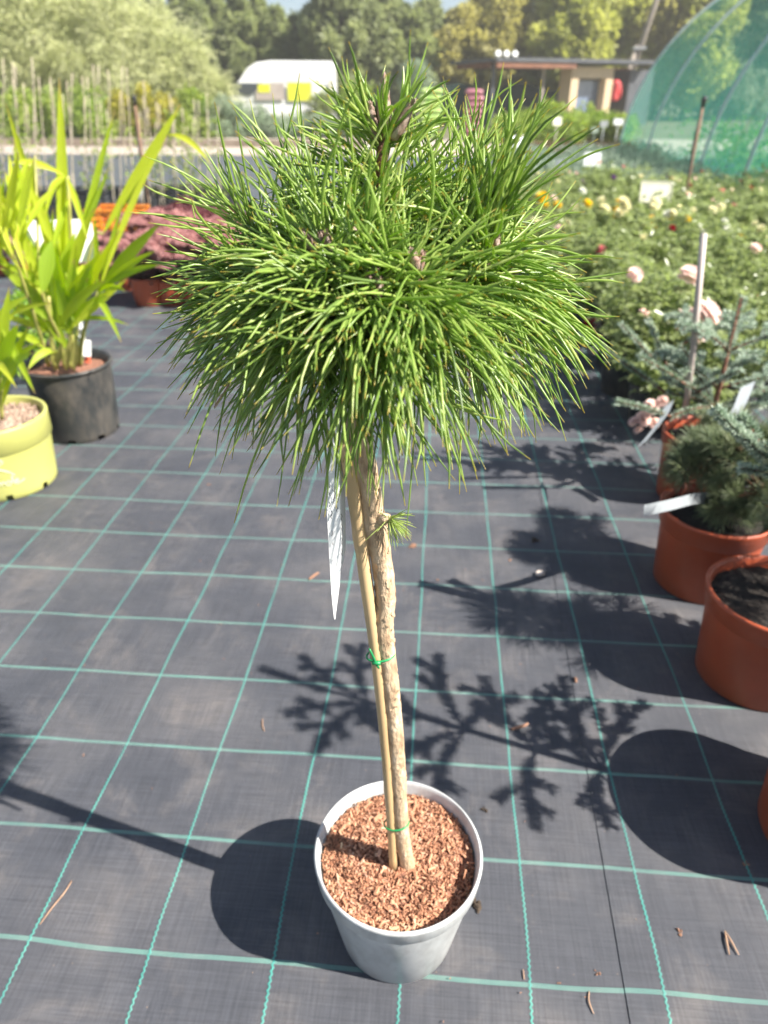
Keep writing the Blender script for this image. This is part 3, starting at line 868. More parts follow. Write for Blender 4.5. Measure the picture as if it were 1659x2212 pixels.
def bud(c, ax, ln, r, parent):
    mb = MB()
    prof = [(0.2, 0), (0.75, 0.08), (1.0, 0.28), (0.92, 0.5), (0.66, 0.72), (0.34, 0.9), (0.05, 1.0)]
    V, U = [], []
    for k in range(12):
        a = 2 * math.pi * k / 12
        for j, (q, z) in enumerate(prof):
            w = 1 + 0.13 * ((k + j) % 2) + rg.normal(0, 0.04)
            V.append((q * r * w * math.cos(a), q * r * w * math.sin(a), z * ln)); U.append((z, .5))
    m = len(prof)
    mb.add(V, [(k * m + j, ((k + 1) % 12) * m + j, ((k + 1) % 12) * m + j + 1, k * m + j + 1) for k in range(12) for j in range(m - 1)], U)
    # lifted scale points
    nn = int(26 + ln * 600)
    zz = rg.uniform(0.05, 0.9, nn); aa = rg.uniform(0, 2 * math.pi, nn)
    rr = np.interp(zz, [z for _, z in prof], [q for q, _ in prof]) * r * 0.98
    P = np.column_stack([rr * np.cos(aa), rr * np.sin(aa), zz * ln])
    nr = np.column_stack([np.cos(aa), np.sin(aa), np.zeros(nn)])
    leaves(mb, P, nr, nr * 0.28 + np.array([0, 0, 1]), r * 0.85, 0.55, fold=-0.2, rng=rg)
    o = mb.build('bud', M['bud'], parent)
    o.location = c
    o.rotation_mode = 'QUATERNION'
    o.rotation_quaternion = Vector(ax).normalized().to_track_quat('Z', 'X')
    return o
# leader: one tall bud with two shorter ones beside it
tip = hl(lead_p[-1])
bud(tip - Vector((0, 0, 0.002)), (0.02, 0, 1), 0.042, 0.0056, lead_o)
bud(tip + Vector((-0.006, -0.002, -0.006)), (-0.16, -0.1, 1), 0.028, 0.0038, lead_o)
bud(tip + Vector((0.007, -0.002, -0.006)), (0.62, -0.1, 1), 0.034, 0.0046, lead_o)
for s in shoots[1:]:
    e = hl(s['p'][-1])
    ax = (s['p'][-1] - s['p'][-3]).normalized()
    for k in range(rg.integers(2, 4)):
        j = Vector(rg.normal(0, 1, 3)) * 0.5
        bud(e + Vector(rg.normal(0, 0.0045, 3)) + ax * 0.003, ax * 0.6 + Vector((0, -0.25, 0.9)) + j * 0.8, rg.uniform(0.015, 0.021), rg.uniform(0.0036, 0.0048), s['o'])

CAMP = np.array([0, 0, CAM_H])
allN = []
for si, s in enumerate(shoots):
    P = np.array([list(q) for q in s['p']])
    T = unit(np.gradient(P, axis=0))
    n = s['n']
    f = s['s0'] + (0.96 - s['s0']) * rg.uniform(0, 1, n) ** (0.75 if s['lead'] else 0.62)
    idx = f * 16
    k = np.minimum(idx.astype(int), 15)
    fr = (idx - k)[:, None]
    B = P[k] * (1 - fr) + P[k + 1] * fr
    A = unit(T[k] * (1 - fr) + T[k + 1] * fr)
    R = unit(np.cross(A, rg.normal(size=(n, 3))))
    u = (f - s['s0']) / (1 - s['s0'])
    if s['lead']:
        th = np.radians(np.interp(u, [0, 0.6, 1], [78, 62, 38]) + rg.normal(0, 13, n))
        L = rg.uniform(0.078, 0.116, n) * np.interp(u, [0, 0.6, 1], [1.0, 0.92, 0.52])
        dr = rg.uniform(0.0, 0.25, n)
        R[:, 0] -= 0.30
        R = unit(R - A * (R * A).sum(1, keepdims=True))
    else:
        th = np.radians(np.interp(u, [0, 0.5, 1], [98, 82, 58]) + rg.normal(0, 10, n))
        L = rg.uniform(0.072, 0.109, n)
        dr = np.clip(rg.normal(0.36, 0.17, n), 0.0, 0.85)
    Dv = A * np.cos(th)[:, None] + R * np.sin(th)[:, None]
    if not s['lead']:
        # push outwards from the crown's middle, as the shoots shade each other inside
        out = B - np.array(HUB); out[:, 2] *= 0.3
        Dv = unit(Dv + 0.35 * unit(out))
        dr = dr * np.clip(1.0 - 0.55 * Dv[:, 2], 0.35, 1.25)      # upright needles bend less, level ones arch over
    for rep in range(2):                      # two needles per sheath
        d2 = unit(Dv + rg.normal(0, 0.055, (n, 3)))
        allN.append((np.full(n, si), B, d2, L * rg.uniform(0.93, 1.06, n), np.full(n, 0.00215) * rg.uniform(0.85, 1.2, n), dr * rg.uniform(0.75, 1.25, n)))
# the upright tuft over the right-hand bud
n = 64
B = np.tile(np.array(at(1030, 545, .583)), (n, 1)) + rg.normal(0, 0.005, (n, 3))
d2 = unit(np.column_stack([rg.normal(0.20, 0.16, n), rg.normal(-0.05, 0.16, n), np.ones(n)]))
allN.append((np.full(n, 3), B, d2, rg.uniform(0.070, 0.118, n), np.full(n, 0.0024), rg.uniform(-0.06, 0.06, n)))
# looser upright tufts on the rear and left shoots
for (x_, y_, d_, si_, lean, cnt) in [(690, 505, .70, 7, (-.38, .12), 44), (588, 560, .63, 6, (-.62, .0), 40), (935, 508, .66, 4, (.22, .1), 30), (985, 452, .69, 5, (.42, .15), 28), (712, 560, .54, 1, (-.3, -.1), 14), (772, 548, .565, 2, (.2, -.1), 10), (830, 520, .72, 13, (.0, .2), 22)]:
    B = np.tile(np.array(at(x_, y_, d_)), (cnt, 1)) + rg.normal(0, 0.007, (cnt, 3))
    d2 = unit(np.column_stack([rg.normal(lean[0], 0.24, cnt), rg.normal(lean[1], 0.24, cnt), np.ones(cnt)]))
    allN.append((np.full(cnt, si_), B, d2, rg.uniform(0.075, 0.118, cnt), np.full(cnt, 0.0020), rg.uniform(-0.05, 0.22, cnt)))
SI, BB, DD, LL, WW, DR = [np.concatenate([a[i] for a in allN]) for i in range(6)]
endz = BB[:, 2] + LL * (unit(DD)[:, 2] - DR)       # the skirt is trimmed level, as the pruned crown is
LL = np.where(endz < 0.908, LL * np.clip((BB[:, 2] - 0.908 + rg.normal(0, 0.012, len(LL))) / np.maximum(BB[:, 2] - endz, 1e-4), 0.45, 1.0), LL)
mid = BB + DD * LL[:, None] * 0.6
dist = np.linalg.norm(mid - CAMP, axis=1)
tocam = unit(CAMP - np.array(HUB))
order = np.argsort(dist - 0.25 * (mid - np.array(HUB)) @ tocam)
single = order[:300]
is_s = np.zeros(len(SI), bool); is_s[single] = True
rndN = np.clip(rg.normal(0.48, 0.24, len(SI)), 0, 1)
BL = BB - np.array(PC)
for si, s in enumerate(shoots):
    q = (SI == si) & ~is_s
    mb = MB()
    needles(mb, BL[q], DD[q], LL[q], WW[q], DR[q], 0.58, 9, 5, rnd=rndN[q], rng=rg)
    tag(mb.build('needles', M['needle'], s['o']), 'long green pine needles', None, None, 'stuff')
for i in single:
    mb = MB()
    w = np.array([i])
    needles(mb, np.zeros((1, 3)), DD[w], LL[w], WW[w], DR[w], 0.58, 9, 5, rnd=rndN[w], rng=rg)
    o = mb.build('needle', M['needle'], shoots[SI[i]]['o'])
    o.location = BL[i]
# a few dead brown needles hanging in the skirt
for (x0, y0, x1, y1, d) in [(505, 805, 462, 880, .58), (690, 880, 705, 950, .55), (640, 860, 655, 925, .56), (1002, 790, 1010, 830, .54), (660, 690, 690, 770, .54), (980, 690, 1000, 760, .55), (860, 560, 900, 520, .56), (740, 640, 700, 700, .53)]:
    mb = MB()
    p0, p1 = at(x0, y0, d), at(x1, y1, d)
    mb.tube(catmull([hl(p0), hl((p0 + p1) / 2 + Vector((0.003, 0, 0.002))), hl(p1)], 8), [0.0009] * 8 + [0.0003], 6)
    tag(mb.build('dead_needle', M['dry_needle'], hero), 'dry reddish brown needle')

# white plant tag hanging beside the trunk, with faded handwriting
tg = thing('plant_tag', at(728, 960, YT - 0.012), 'white pointed plastic tag with faded handwriting hanging beside the pine trunk', 'plant tag')
def tl(p): return Vector(p) - tg.location
def fold_sheet(mb, left, right, dl, dr, th=0.0007):
    m = len(left)
    V = [tl(at(x, y, dl)) for x, y in left] + [tl(at(x, y, dr)) for x, y in right]
    V += [v + Vector((0, th, 0)) for v in V]
    Fc = []
    for i in range(m - 1):
        Fc += [(i, i + 1, m + i + 1, m + i), (2 * m + i, 3 * m + i, 3 * m + i + 1, 2 * m + i + 1), (i, 2 * m + i, 2 * m + i + 1, i + 1), (m + i, m + i + 1, 3 * m + i + 1, 3 * m + i)]
    Fc += [(0, m, 3 * m, 2 * m), (m - 1, 3 * m - 1, 4 * m - 1, 2 * m - 1)]
    mb.add(V, Fc)
mb = MB()   # front leaf of the folded tag, tapering to a point
fold_sheet(mb, [(712, 940), (706, 1020), (706, 1100), (711, 1200), (716, 1280), (722, 1337)], [(735, 940), (733, 1030), (735, 1110), (738, 1180), (734, 1262), (724, 1338)], YT - 0.016, YT - 0.012)
mb.build('tag_strip', M['white_plastic'], tg, smooth=False)
mb = MB()   # rear leaf of the loop
fold_sheet(mb, [(731, 935), (733, 1030), (735, 1100), (737, 1180), (738, 1225)], [(741, 935), (744, 1030), (746, 1100), (747, 1185), (739, 1226)], YT - 0.008, YT + 0.004)
mb.build('tag_strip', M['white_plastic'], tg, smooth=False)
def ink(pts, d, w=0.00028):
    mb = MB()
    mb.tube([tl(at(x, y, d)) for x, y in pts], w, 4)
    mb.build('handwriting', M['ink'], tg)
rs2 = random.Random(3)
for (cx, y0, y1) in [(712, 1046, 1100), (720, 1050, 1095), (728, 1030, 1110)]:
    y = y0
    while y < y1:
        h = rs2.uniform(7, 16)
        ink([(cx + rs2.uniform(-2, 2), y), (cx + rs2.uniform(-1, 4), y + h * .35), (cx + rs2.uniform(-3, 2), y + h * .7), (cx + rs2.uniform(-1, 3), y + h)], YT - 0.0168)
        y += h + rs2.uniform(8, 22)
ink([(715, 1105), (718, 1110), (714, 1116), (717, 1121)], YT - 0.0168)
ink([(717, 1146), (719, 1152), (716, 1158)], YT - 0.0168); ink([(718, 1172), (720, 1178)], YT - 0.0168)
for y in (1110, 1132, 1160, 1185):
    ink([(737, y), (739, y + 5), (737.5, y + 11), (739, y + 16)], YT - 0.0085)
# ================================================================ RIGHT ROW: conifers in terracotta pots
def fir_branch(mb_w, mb_n, p0, p1, sag, dens=1.0, nl=0.017, rng=RNG, side=True, bright=0.5, r0=0.004):
    """woody axis plus a sleeve of short needles"""
    P = [Vector(p0).lerp(Vector(p1), i / 10) + Vector((0, 0, sag * 4 * (i / 10) * (1 - i / 10))) for i in range(11)]
    mb_w.tube(P, [r0 * (1 - 0.55 * i / 10) for i in range(11)], 6)
    L = (Vector(p1) - Vector(p0)).length
    n = int(2300 * L * dens)
    f = rng.uniform(0.10, 1.0, n) * 10
    k = np.minimum(f.astype(int), 9)
    A0 = np.array([list(q) for q in P])
    fr = (f - k)[:, None]
    B = A0[k] * (1 - fr) + A0[k + 1] * fr
    A = unit(A0[k + 1] - A0[k])
    R = unit(np.cross(A, rng.normal(size=(n, 3))))
    R[:, 2] = np.where(R[:, 2] < 0, R[:, 2] * 0.5, R[:, 2])
    D = unit(R + A * rng.uniform(0.25, 0.7, (n, 1)))
    leaves(mb_n, B, unit(np.cross(D, rng.normal(size=(n, 3)))), D, nl * rng.uniform(0.8, 1.2, n), 0.20, fold=0.02, rnd=np.clip(rng.normal(bright, 0.28, n), 0, 1), rng=rng)
    return P
def make_fir(root, height, whorls, leader=True, seed=1, bright=0.5, subs=((4, 1), (4, -1), (6, 1), (6, -1), (8, 1), (8, -1))):
    """whorls: list of (z, [(azimuth deg, length, rise)])"""
    rng = np.random.default_rng(seed)
    mb = MB()
    mb.tube([(0, 0, 0.2), (0.004, 0.002, height * 0.6), (0, 0.004, height)], [0.011, 0.008, 0.003], 8)
    tr = mb.build('trunk', M['twig'], root)
    for z, br in whorls:
        for az, ln, rise in br:
            w, nn = MB(), MB()
            a = math.radians(az)
            e = Vector((math.cos(a) * ln, math.sin(a) * ln, z + rise))
            P = fir_branch(w, nn, (0, 0, z), e, 0.02, 1.0, rng=rng, bright=bright)
            for q, sgn in subs:
                if rng.uniform() < 0.12: continue
                a2 = a + sgn * math.radians(rng.uniform(42, 62))
                l2 = ln * rng.uniform(0.22, 0.40) * (1.25 - q / 14)
                fir_branch(w, nn, P[q], P[q] + Vector((math.cos(a2) * l2, math.sin(a2) * l2, rng.uniform(-0.01, 0.03))), 0.006, 1.0, rng=rng, bright=bright, r0=0.0022)
            b = w.build('branch', M['twig'], root)
            tag(nn.build('needles', M['fir'], b), None, None, None, 'stuff')
    if leader:
        w, nn = MB(), MB()
        fir_branch(w, nn, (0, 0, height - 0.20), (0.01, 0.01, height), 0, 1.1, rng=rng, bright=bright)
        b = w.build('leader_shoot', M['twig'], root)
        tag(nn.build('needles', M['fir'], b), None, None, None, 'stuff')
def make_tuft_pine(root, blobs, seed=1, mat='blue_pine', nl=(0.03, 0.05), ntuft=70, per=34, wid=0.0013, trunk_top=0.5):
    """pine whose needles stand in brush-like tufts; blobs: (centre, radius, weight)"""
    rng = np.random.default_rng(seed)
    mb = MB()
    mb.tube([(0, 0, 0.18), (0.01, 0, 0.18 + (trunk_top - 0.18) * 0.5), (0, 0.01, trunk_top)], [0.012, 0.009, 0.004], 8, jit=0.08)
    tr = mb.build('trunk', M['twig'], root)
    for bi, (c, r, wgt) in enumerate(blobs):
        w, nn = MB(), MB()
        c = Vector(c)
        st = Vector((0, 0, max(0.2, c.z - 0.08)))
        w.tube(catmull([st, st.lerp(c, 0.6) + Vector((0, 0, -0.01)), c], 6), [0.006, 0.0055, 0.005, 0.0045, 0.004, 0.0035, 0.003], 6)
        nt_ = int(ntuft * wgt)
        for t in range(nt_):
            d = unit(rng.normal(size=3) + np.array([0, 0, 0.5]))
            q = np.array(c) + d * r * rng.uniform(0.35, 1.0) * np.array([1, 1, 0.75])
            w.tube([c.lerp(Vector(q), 0.3), Vector(q)], [0.002, 0.0014], 5, cap=False)
            n = per
            D = unit(d * 0.9 + np.array([0, 0, 0.25]) + rng.normal(size=(n, 3)) * 0.48)
            tone = rng.uniform(0, 0.6)
            needles(nn, np.tile(q, (n, 1)) + rng.normal(0, 0.003, (n, 3)), D, rng.uniform(nl[0], nl[1], n), np.full(n, wid), rng.uniform(-0.05, 0.2, n), 0.12, 3, 3,
                    rnd=np.clip(tone + rng.uniform(0, 0.4, n), 0, 1), rng=rng)
        b = w.build('branch', M['twig'], root)
        tag(nn.build('needles', M[mat], b), None, None, None, 'stuff')
def strip_label(name, pts, wpx, dwid, label, mat, cat='plant label', thick=0.0006, lean=Vector((0, 0, 1))):
    """bent plastic strip through given world points; dwid = half-width vector"""
    loc = Vector(pts[0])
    t = thing(name, loc, label, cat)
    P = catmull([Vector(p) - loc for p in pts], 10)
    mb = MB()
    V = [p + dwid for p in P] + [p - dwid for p in P]
    nrm = (P[1] - P[0]).cross(dwid).normalized() * thick
    V += [v + nrm for v in V]
    m = len(P)
    Fc = []
    for i in range(m - 1):
        Fc += [(i, i + 1, m + i + 1, m + i), (2 * m + i, 3 * m + i, 3 * m + i + 1, 2 * m + i + 1), (i, 2 * m + i, 2 * m + i + 1, i + 1), (m + i, m + i + 1, 3 * m + i + 1, 3 * m + i)]
    Fc += [(0, m, 3 * m, 2 * m), (m - 1, 3 * m - 1, 4 * m - 1, 2 * m - 1)]
    mb.add(V, Fc)
    mb.build('strip', mat, t, smooth=False)
    return t

GRP_CON = 'conifers in terracotta pots along the aisle'
# pot 1: Korean fir with stake
p1 = Vector((1.045, 2.06, ZR))
t1 = thing('potted_fir', p1, 'silvery fir with spreading branches and a wooden stake, in the farthest terracotta pot', 'potted fir', GRP_CON)
make_pot('pot', t1, M['terracotta'], 0.135, 0.112, 0.235, band=0.05, soil_mat=M['soil_dark'])
def loc1(x, y, d): return at(x, y, d) - p1
make_fir(t1, 0.66, [(0.30, [(80, .26, .06), (20, .30, .05), (-20, .22, .04), (128, .20, .06)]),
                    (0.38, [(110, .25, .05), (50, .28, .05), (-8, .30, .06), (158, .20, .09)]),
                    (0.50, [(60, .22, .05), (0, .24, .06), (120, .22, .06), (178, .17, .08)])], True, 21, 0.8)
rng1 = np.random.default_rng(99)
for (a, b, d0, d1, br) in [((1440, 850), (1252, 722), 2.10, 2.16, 0.45), ((1430, 800), (1340, 700), 2.15, 2.2, 0.8), ((1440, 790), (1400, 690), 2.2, 2.3, 0.85), ((1470, 745), (1590, 690), 2.15, 2.2, 0.8), ((1450, 900), (1330, 868), 2.0, 1.98, 0.7), ((1480, 830), (1380, 770), 2.05, 2.0, 0.6), ((1500, 850), (1600, 800), 2.05, 2.0, 0.85)]:
    w, nn = MB(), MB()
    P = fir_branch(w, nn, loc1(*a, d0), loc1(*b, d1), 0.004, 1.0, rng=rng1, bright=br, r0=0.0045)
    fir_branch(w, nn, Vector((0, 0, 0.32)), P[0], 0.01, 0.7, rng=rng1, bright=br, r0=0.005)
    bo = w.build('branch', M['twig'], t1)
    tag(nn.build('needles', M['fir'], bo), None, None, None, 'stuff')
mb = MB()
mb.tube([loc1(1478, 905, 2.08), loc1(1498, 750, 2.08), loc1(1520, 505, 2.09)], [0.010, 0.0098, 0.0095], 10)
mb.build('support_stake', M['stake'], t1)
strip_label('plant_label', [at(1445, 872, 2.02), at(1430, 905, 1.98), at(1388, 958, 1.93)], 0, Vector((0.016, 0.006, 0.012)), 'translucent silver label strip drooping over the rim of the farthest terracotta pot', M['silver_plastic'])
strip_label('plant_label', [at(1616, 830, 1.95), at(1600, 870, 1.93), at(1575, 920, 1.9)], 0, Vector((0.022, 0.006, 0.008)), 'translucent silver label strip above the pine foliage near the right edge', M['silver_plastic'])

# pot 2: blue-green dwarf pine
p2 = Vector((0.880, 1.575, ZR))
t2 = thing('potted_pine', p2, 'low blue-green dwarf pine spilling over the second terracotta pot', 'potted pine', GRP_CON)
make_pot('pot', t2, M['terracotta'], 0.142, 0.118, 0.235, band=0.055, soil_mat=M['soil_dark'], soil=0.022)
def l2(x, y, d): return at(x, y, d) - p2
make_tuft_pine(t2, [(l2(1525, 1005, 1.60), 0.085, 1.2), (l2(1600, 980, 1.58), 0.095, 1.3), (l2(1585, 1090, 1.52), 0.065, 0.8), (l2(1640, 1060, 1.5), 0.08, 0.9),
                    (l2(1500, 1010, 1.72), 0.06, 0.7), (l2(1570, 940, 1.75), 0.07, 0.9), (l2(1690, 1000, 1.6), 0.08, 0.9)], 31, nl=(0.034, 0.056), ntuft=46, per=46, wid=0.0015, trunk_top=0.38)
strip_label('plant_label', [at(1391, 1103, 1.42), at(1450, 1090, 1.46), at(1510, 1076, 1.52), at(1560, 1078, 1.6)], 0, Vector((0.0, 0.004, 0.0135)), 'pale grey-white label strip sticking out sideways over the second terracotta pot', M['silver_plastic'])

# pot 3: pine with open dark soil
p3 = Vector((0.862, 1.205, ZR))
t3 = thing('potted_pine', p3, 'pine in the nearest fully visible terracotta pot, dark bare soil showing', 'potted pine', GRP_CON)
make_pot('pot', t3, M['terracotta'], 0.148, 0.122, 0.240, band=0.05, soil_mat=M['soil_dark'], soil=0.024)
make_tuft_pine(t3, [((0.06, 0.06, 0.42), 0.09, 1.0), ((0.10, -0.05, 0.45), 0.09, 1.0), ((0.02, 0.02, 0.52), 0.10, 1.2), ((0.06, 0.0, 0.60), 0.09, 1.0), ((0.10, 0.09, 0.36), 0.08, 0.9)], 37, nl=(0.05, 0.075), ntuft=30, per=36, trunk_top=0.55)

# pot 4: fir whose shadow lies across the aisle
p4 = Vector((0.842, 0.785, ZR))
t4 = thing('potted_fir', p4, 'tall fir just right of the frame, only the edge of its terracotta pot showing', 'potted fir', GRP_CON)
make_pot('pot', t4, M['terracotta'], 0.165, 0.143, 0.25, band=0.05, soil_mat=M['soil_dark'])
make_fir(t4, 1.20, [(0.42, [(-80, .15, .05), (85, .25, .04), (40, .25, .05), (-20, .20, .04), (112, .15, .06)]),
                    (0.55, [(-85, .20, .05), (100, .20, .05), (50, .2, .05), (0, .2, .05)]),
                    (0.70, [(-95, .20, .05), (88, .22, .05), (20, .20, .06), (150, .13, .06), (-130, .14, .06)]),
                    (0.92, [(-110, .17, .05), (75, .18, .06), (125, .15, .08), (-45, .15, .08), (-150, .12, .08)])], True, 23, 0.5, subs=((4, 1), (5, -1), (7, 1)))
# second-column fir whose silvery branch reaches into view
p5 = Vector((1.22, 1.10, ZR))
t5 = thing('potted_fir', p5, 'fir beyond the right edge with one frosted white-green branch reaching into view', 'potted fir', GRP_CON)
make_pot('pot', t5, M['terracotta'], 0.14, 0.115, 0.235, band=0.05, soil_mat=M['soil_dark'])
make_fir(t5, 0.52, [(0.36, [(40, .2, .05), (-40, .2, .05), (100, .15, .05)]), (0.46, [(0, .18, .06), (80, .14, .06), (-70, .14, .06)])], False, 29, 0.6)
def l5(x, y, d): return at(x, y, d) - p5
for (a, b, d0, d1, br, nl) in [((1760, 1105), (1545, 888), 1.25, 1.34, 1.0, 0.021), ((1640, 960), (1600, 900), 1.32, 1.36, 0.7, 0.019), ((1700, 1040), (1600, 1012), 1.28, 1.30, 1.0, 0.017)]:
    w, nn = MB(), MB()
    fir_branch(w, nn, l5(*a, d0), l5(*b, d1), 0.006, 2.6, nl, rng=rng1, bright=br, r0=0.005)
    fir_branch(w, nn, Vector((0, 0, 0.40)), l5(*a, d0), 0.01, 0.8, rng=rng1, bright=br, r0=0.006)
    bo = w.build('branch', M['twig'], t5)
    tag(nn.build('needles', M['fir'], bo), None, None, None, 'stuff')

# ================================================================ LEFT: palms in black and lime pots
def blade(mb, b, t, w, sag=0.03, face=None, rnd=0.5, pleats=4, wmax=0.42, seg=14):
    b, t = Vector(b), Vector(t)
    L = (t - b).length
    ax = (t - b).normalized()
    f = Vector(face if face is not None else (0.25, -1, 0.25)).normalized()
    side = ax.cross(f).normalized()
    nrm = side.cross(ax)
    V, U = [], []
    m = pleats * 2 + 1
    for i in range(seg + 1):
        q = i / seg
        c = b.lerp(t, q) + Vector((0, 0, 1)) * (sag * L * 4 * q * (1 - q))
        ww = w * 0.5 * (min(1, q / wmax) ** 0.75 if q < wmax else max(0.0, 1 - ((q - wmax) / (1 - wmax)) ** 1.9)) + 0.0008
        for j in range(m):
            s = (j / (m - 1)) * 2 - 1
            z = (0.09 if j % 2 else 0.0) * ww + 0.22 * ww * s * s
            V.append(c + side * (s * ww) + nrm * z)
            U.append((q, min(1, max(0, rnd + (0.10 if j % 2 else -0.05)))))
    mb.add(V, [(i * m + j, i * m + j + 1, (i + 1) * m + j + 1, (i + 1) * m + j) for i in range(seg) for j in range(m - 1)], U)
rp = random.Random(17)
pb = Vector((-1.228, 2.60, 0))
tb = thing('potted_palm', pb, 'yellow-green broad-bladed palm in a scuffed black plastic pot', 'potted palm')
make_pot('pot', tb, M['black_pot'], 0.168, 0.143, 0.29, soil_mat=M['soil_red'], soil=0.035, holes=8, segs=64, lip=0.009)
def leaf_obj(root, origin, a, ad, b, bd, wpx, sag=0.03, rnd=0.5, face=None, wmax=0.42):
    pa, pbx = at(*a, ad), at(*b, bd)
    zc = pa.y * cP - (pa.z - CAM_H) * sP
    mb = MB()
    blade(mb, pa - origin, pbx - origin, 0.78 * wpx / F_PX * zc, sag, face, rnd, wmax=wmax)
    return mb.build('leaf', M['palm'], root)
BL_ = [  # base px, depth, tip px, depth, width px, sag, tone
    ((143, 690), 2.62, (128, 168), 2.60, 31, 0.00, .72), ((134, 620), 2.62, (12, 222), 2.50, 20, 0.02, .80), ((150, 640), 2.6, (248, 238), 2.66, 19, 0.02, .45),
    ((222, 505), 2.64, (391, 224), 2.70, 30, 0.0, .75), ((214, 628), 2.55, (362, 292), 2.62, 16, 0.05, .8), ((362, 292), 2.62, (455, 354), 2.58, 16, 0.16, .95),
    ((212, 630), 2.55, (347, 482), 2.45, 33, 0.02, .40), ((212, 632), 2.55, (336, 542), 2.42, 19, 0.04, .45), ((212, 634), 2.55, (350, 572), 2.40, 17, 0.06, .30),
    ((212, 636), 2.55, (272, 630), 2.40, 14, 0.10, .35), ((212, 628), 2.56, (204, 462), 2.50, 13, 0.0, .55), ((214, 626), 2.56, (264, 440), 2.58, 14, 0.0, .5),
    ((150, 700), 2.58, (278, 702), 2.45, 12, 0.08, .35), ((150, 680), 2.58, (90, 420), 2.5, 20, 0.0, .5), ((120, 640), 2.5, (95, 520), 2.42, 44, 0.10, .25),
    ((112, 520), 2.44, (92, 640), 2.38, 40, 0.05, .25), ((150, 690), 2.56, (112, 520), 2.45, 28, 0.03, .3), ((146, 380), 2.60, (98, 470), 2.48, 22, 0.18, .75),
    ((75, 338), 2.55, (64, 482), 2.50, 24, 0.03, .85), ((146, 385), 2.58, (190, 520), 2.45, 16, 0.10, .7), ((150, 430), 2.58, (112, 560), 2.45, 20, 0.06, .55),
    ((138, 378), 2.60, (20, 352), 2.5, 18, 0.10, .85), ((60, 560), 2.4, (30, 300), 2.35, 18, 0.0, .7), ((10, 520), 2.35, (40, 330), 2.3, 26, 0.0, .95),
    ((0, 560), 2.35, (-20, 260), 2.3, 26, 0.0, .9), ((20, 480), 2.35, (60, 600), 2.3, 16, 0.1, .9), ((-20, 420), 2.4, (30, 560), 2.3, 20, 0.08, .95),
    ((150, 700), 2.55, (160, 560), 2.5, 34, 0.02, .4), ((152, 720), 2.55, (190, 600), 2.48, 30, 0.03, .35), ((150, 715), 2.54, (110, 590), 2.46, 32, 0.03, .3),
    ((130, 740), 2.52, (30, 660), 2.4, 22, 0.08, .5), ((128, 760), 2.5, (60, 800), 2.38, 20, 0.2, .55), ((150, 690), 2.55, (238, 640), 2.5, 22, 0.05, .5),
    ((140, 700), 2.6, (60, 520), 2.55, 26, 0.02, .45), ((110, 760), 2.5, (20, 720), 2.38, 18, 0.1, .6), ((160, 560), 2.58, (236, 360), 2.62, 15, 0.0, .35),
    ((120, 540), 2.5, (60, 390), 2.45, 22, 0.0, .8), ((90, 600), 2.45, (0, 430), 2.35, 22, 0.0, .75), ((150, 760), 2.52, (96, 690), 2.44, 24, 0.1, .45),
    ((205, 640), 2.55, (262, 740), 2.42, 16, 0.15, .4), ((176, 660), 2.55, (200, 560), 2.46, 26, 0.02, .3)]
for k in range(40):
    ax_, ay_ = rp.uniform(100, 170), rp.uniform(620, 730)
    an_ = rp.uniform(-2.9, -0.5); ln_ = rp.uniform(110, 230)
    BL_.append(((ax_, ay_), rp.uniform(2.5, 2.66), (ax_ + math.cos(an_) * ln_ * .8, ay_ + math.sin(an_) * ln_), rp.uniform(2.42, 2.72), rp.uniform(16, 30), rp.uniform(0, .08), rp.uniform(.2, .9)))
for k in range(20):
    ax_, ay_ = rp.uniform(-10, 60), rp.uniform(470, 600)
    an_ = rp.uniform(-2.4, -0.9); ln_ = rp.uniform(110, 230)
    BL_.append(((ax_, ay_), rp.uniform(2.3, 2.5), (ax_ + math.cos(an_) * ln_ * .8, ay_ + math.sin(an_) * ln_), rp.uniform(2.3, 2.5), rp.uniform(14, 26), rp.uniform(0, .08), rp.uniform(.6, 1)))
for (a, ad, b, bd, w, sg, rn) in BL_:
    leaf_obj(tb, pb, a, ad, b, bd, w, sg, rn, face=(rp.uniform(-.3, .7), -1, rp.uniform(0, .6)))
for (pts, r) in [([(153, 795, 2.53), (153, 740, 2.54), (158, 640, 2.58), (146, 380, 2.60)], 0.0115), ([(172, 790, 2.56), (180, 720, 2.55), (212, 630, 2.55)], 0.009), ([(120, 792, 2.5), (112, 740, 2.48), (105, 640, 2.48)], 0.01),
                 ([(140, 795, 2.52), (130, 735, 2.5), (90, 620, 2.42), (75, 338, 2.55)], 0.007), ([(105, 790, 2.52), (80, 700, 2.45), (20, 520, 2.36)], 0.008), ([(166, 792, 2.58), (168, 700, 2.6), (200, 520, 2.63), (222, 505, 2.64)], 0.006)]:
    mb = MB()
    P = catmull([at(*p) - pb for p in pts], 14)
    mb.tube(P, [r * (1 - 0.45 * i / 14) * (1.25 if i in (1, 6) else 1) for i in range(15)], 9)
    mb.build('stem', M['palm_stem'], tb)
for k in range(9):     # old leaf bases in the pot
    mb = MB()
    x = rp.uniform(95, 165)
    blade(mb, at(x, 800, 2.5) - pb, at(x + rp.uniform(-16, 16), rp.uniform(715, 760), 2.47) - pb, 0.022, 0.0, None, rp.uniform(.6, 1))
    mb.build('old_leaf_base', M['palm_stem'], tb)

